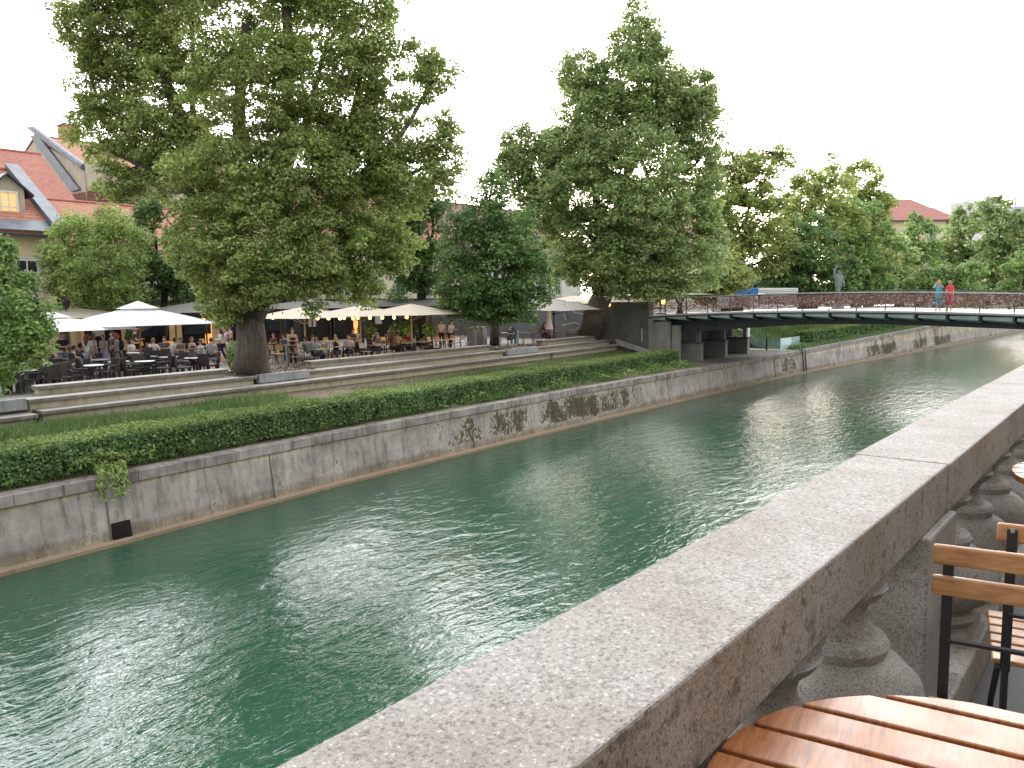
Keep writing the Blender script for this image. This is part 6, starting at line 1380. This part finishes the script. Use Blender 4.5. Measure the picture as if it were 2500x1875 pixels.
def slat_round_table(label, cx, cy, r, ang):
    t = thing('bistro_table', label, 'table', (cx, cy, TERR), ang, group='round slatted teak tables')
    b = MB(); w, g, z0, z1 = .090, .014, .705, .73; n = int(2*r/(w+g))+1; x0 = -n*(w+g)/2
    for k in range(n):
        a, c = x0+k*(w+g)+g/2, x0+(k+1)*(w+g)-g/2; a, c = max(a, -r+.004), min(c, r-.004)
        if c-a < .01: continue
        xs = np.linspace(a, c, 9); top = [(x, sqrt(max(r*r-x*x, 0)), z0) for x in xs]; bot = [(x, -sqrt(max(r*r-x*x, 0)), z0) for x in xs[::-1]]
        b.prism(top+bot, (0,0,z1-z0))
    b.build('table_top', 'teak_gloss', t, origin=(0,0,0), bevel=.003)
    MB().bb(-.03, .03, -r*.9, r*.9, .68, .704).bb(-r*.9, r*.9, -.22, -.18, .679, .7035).bb(-r*.9, r*.9, .18, .22, .679, .7035).build('frame', 'steel_dark', t, origin=(0,0,0))
    for s in (-1, 1):
        MB().tube([(s*.26,-.28,0),(-s*.02,.0,.36),(-s*.26,.24,.68)], .012, 6).build('leg', 'steel_dark', t, origin=(0,0,0))
        MB().tube([(s*.26,.28,0),(-s*.02,.03,.36),(-s*.26,-.24,.68)], .012, 6).build('leg', 'steel_dark', t, origin=(0,0,0))
    return t
slat_round_table('glossy round teak slatted table in the bottom right corner', 1.135, .090, .420, radians(9.5))
slat_round_table('second round teak table at the right edge, beyond the chairs', 3.83, .02, .42, radians(9))
def bistro_chair(label, x, y, rz, sc=1.0):
    t = thing('bistro_chair', label, 'chair', (x, y, TERR), rz, group='folding teak bistro chairs'); t.scale = (sc, sc, sc)
    kw = dict(parent=t, origin=(0,0,0))
    for z in (.822, .744):
        MB().hexa([(-.205,.170,z-.025),(.205,.170,z-.025),(.205,.186,z-.025),(-.205,.186,z-.025),(-.205,.169,z+.026),(.205,.169,z+.026),(.205,.185,z+.026),(-.205,.185,z+.026)]).build('back_slat', 'teak_satin', bevel=.006, **kw)
    for s in (-1, 1):
        MB().hexa([(s*.17-.012,.188,.44),(s*.17+.012,.188,.44),(s*.17+.012,.192,.44),(s*.17-.012,.192,.44),(s*.17-.012,.186,.835),(s*.17+.012,.186,.835),(s*.17+.012,.190,.835),(s*.17-.012,.190,.835)]).build('upright', 'steel_dark', **kw)
        MB().tube([(s*.17,.19,.46),(s*.17,.21,.20),(s*.17,.22,0)], .009, 6).build('leg', 'steel_dark', **kw); MB().tube([(s*.185,.16,.44),(s*.185,-.05,.25),(s*.185,-.24,0)], .009, 6).build('leg', 'steel_dark', **kw)
        for z in (.833, .733):
            MB().tube([(s*.17,.186,z),(s*.17,.196,z)], .006, 6).build('rivet', 'steel_light', **kw)
    for P_ in ([(-.17,.19,.60),(.17,.19,.60)], [(-.185,-.2,.03),(.185,-.2,.03)]): MB().tube(P_, .007, 6).build('cross_rod', 'steel_dark', **kw)
    b = MB()
    for k in range(6): b.bb(-.2, .2, -.22+k*.066, -.168+k*.066, .445, .46)
    b.build('seat', 'teak_satin', bevel=.004, **kw)
    return t
bistro_chair('folding teak chair facing the nearest table, two back slats in full view', 1.955, .16, radians(-79))
bistro_chair('folding teak chair at the right edge, back to back with the other one', 2.60, .13, radians(100))

mh = thing('market_arcade', 'long stone market arcade standing behind the near terrace', 'building', (4, -4.5, TERR))
MB().bb(-30, 45, -9, -4.5, TERR-.5, 12.5).build('wall', 'plaster_old', mh)
for X in np.arange(-20, 32, 3.2): MB().lathe((X, -4.0, TERR), [(.42,0),(.42,.15),(.34,.2),(.30,4.6),(.42,4.8),(.42,5.0)], 16).build('column', 'stone_trim', mh)
MB().bb(-30, 45, -4.49, -3.4, TERR+5.0, TERR+6.0).build('cornice', 'stone_trim', mh)
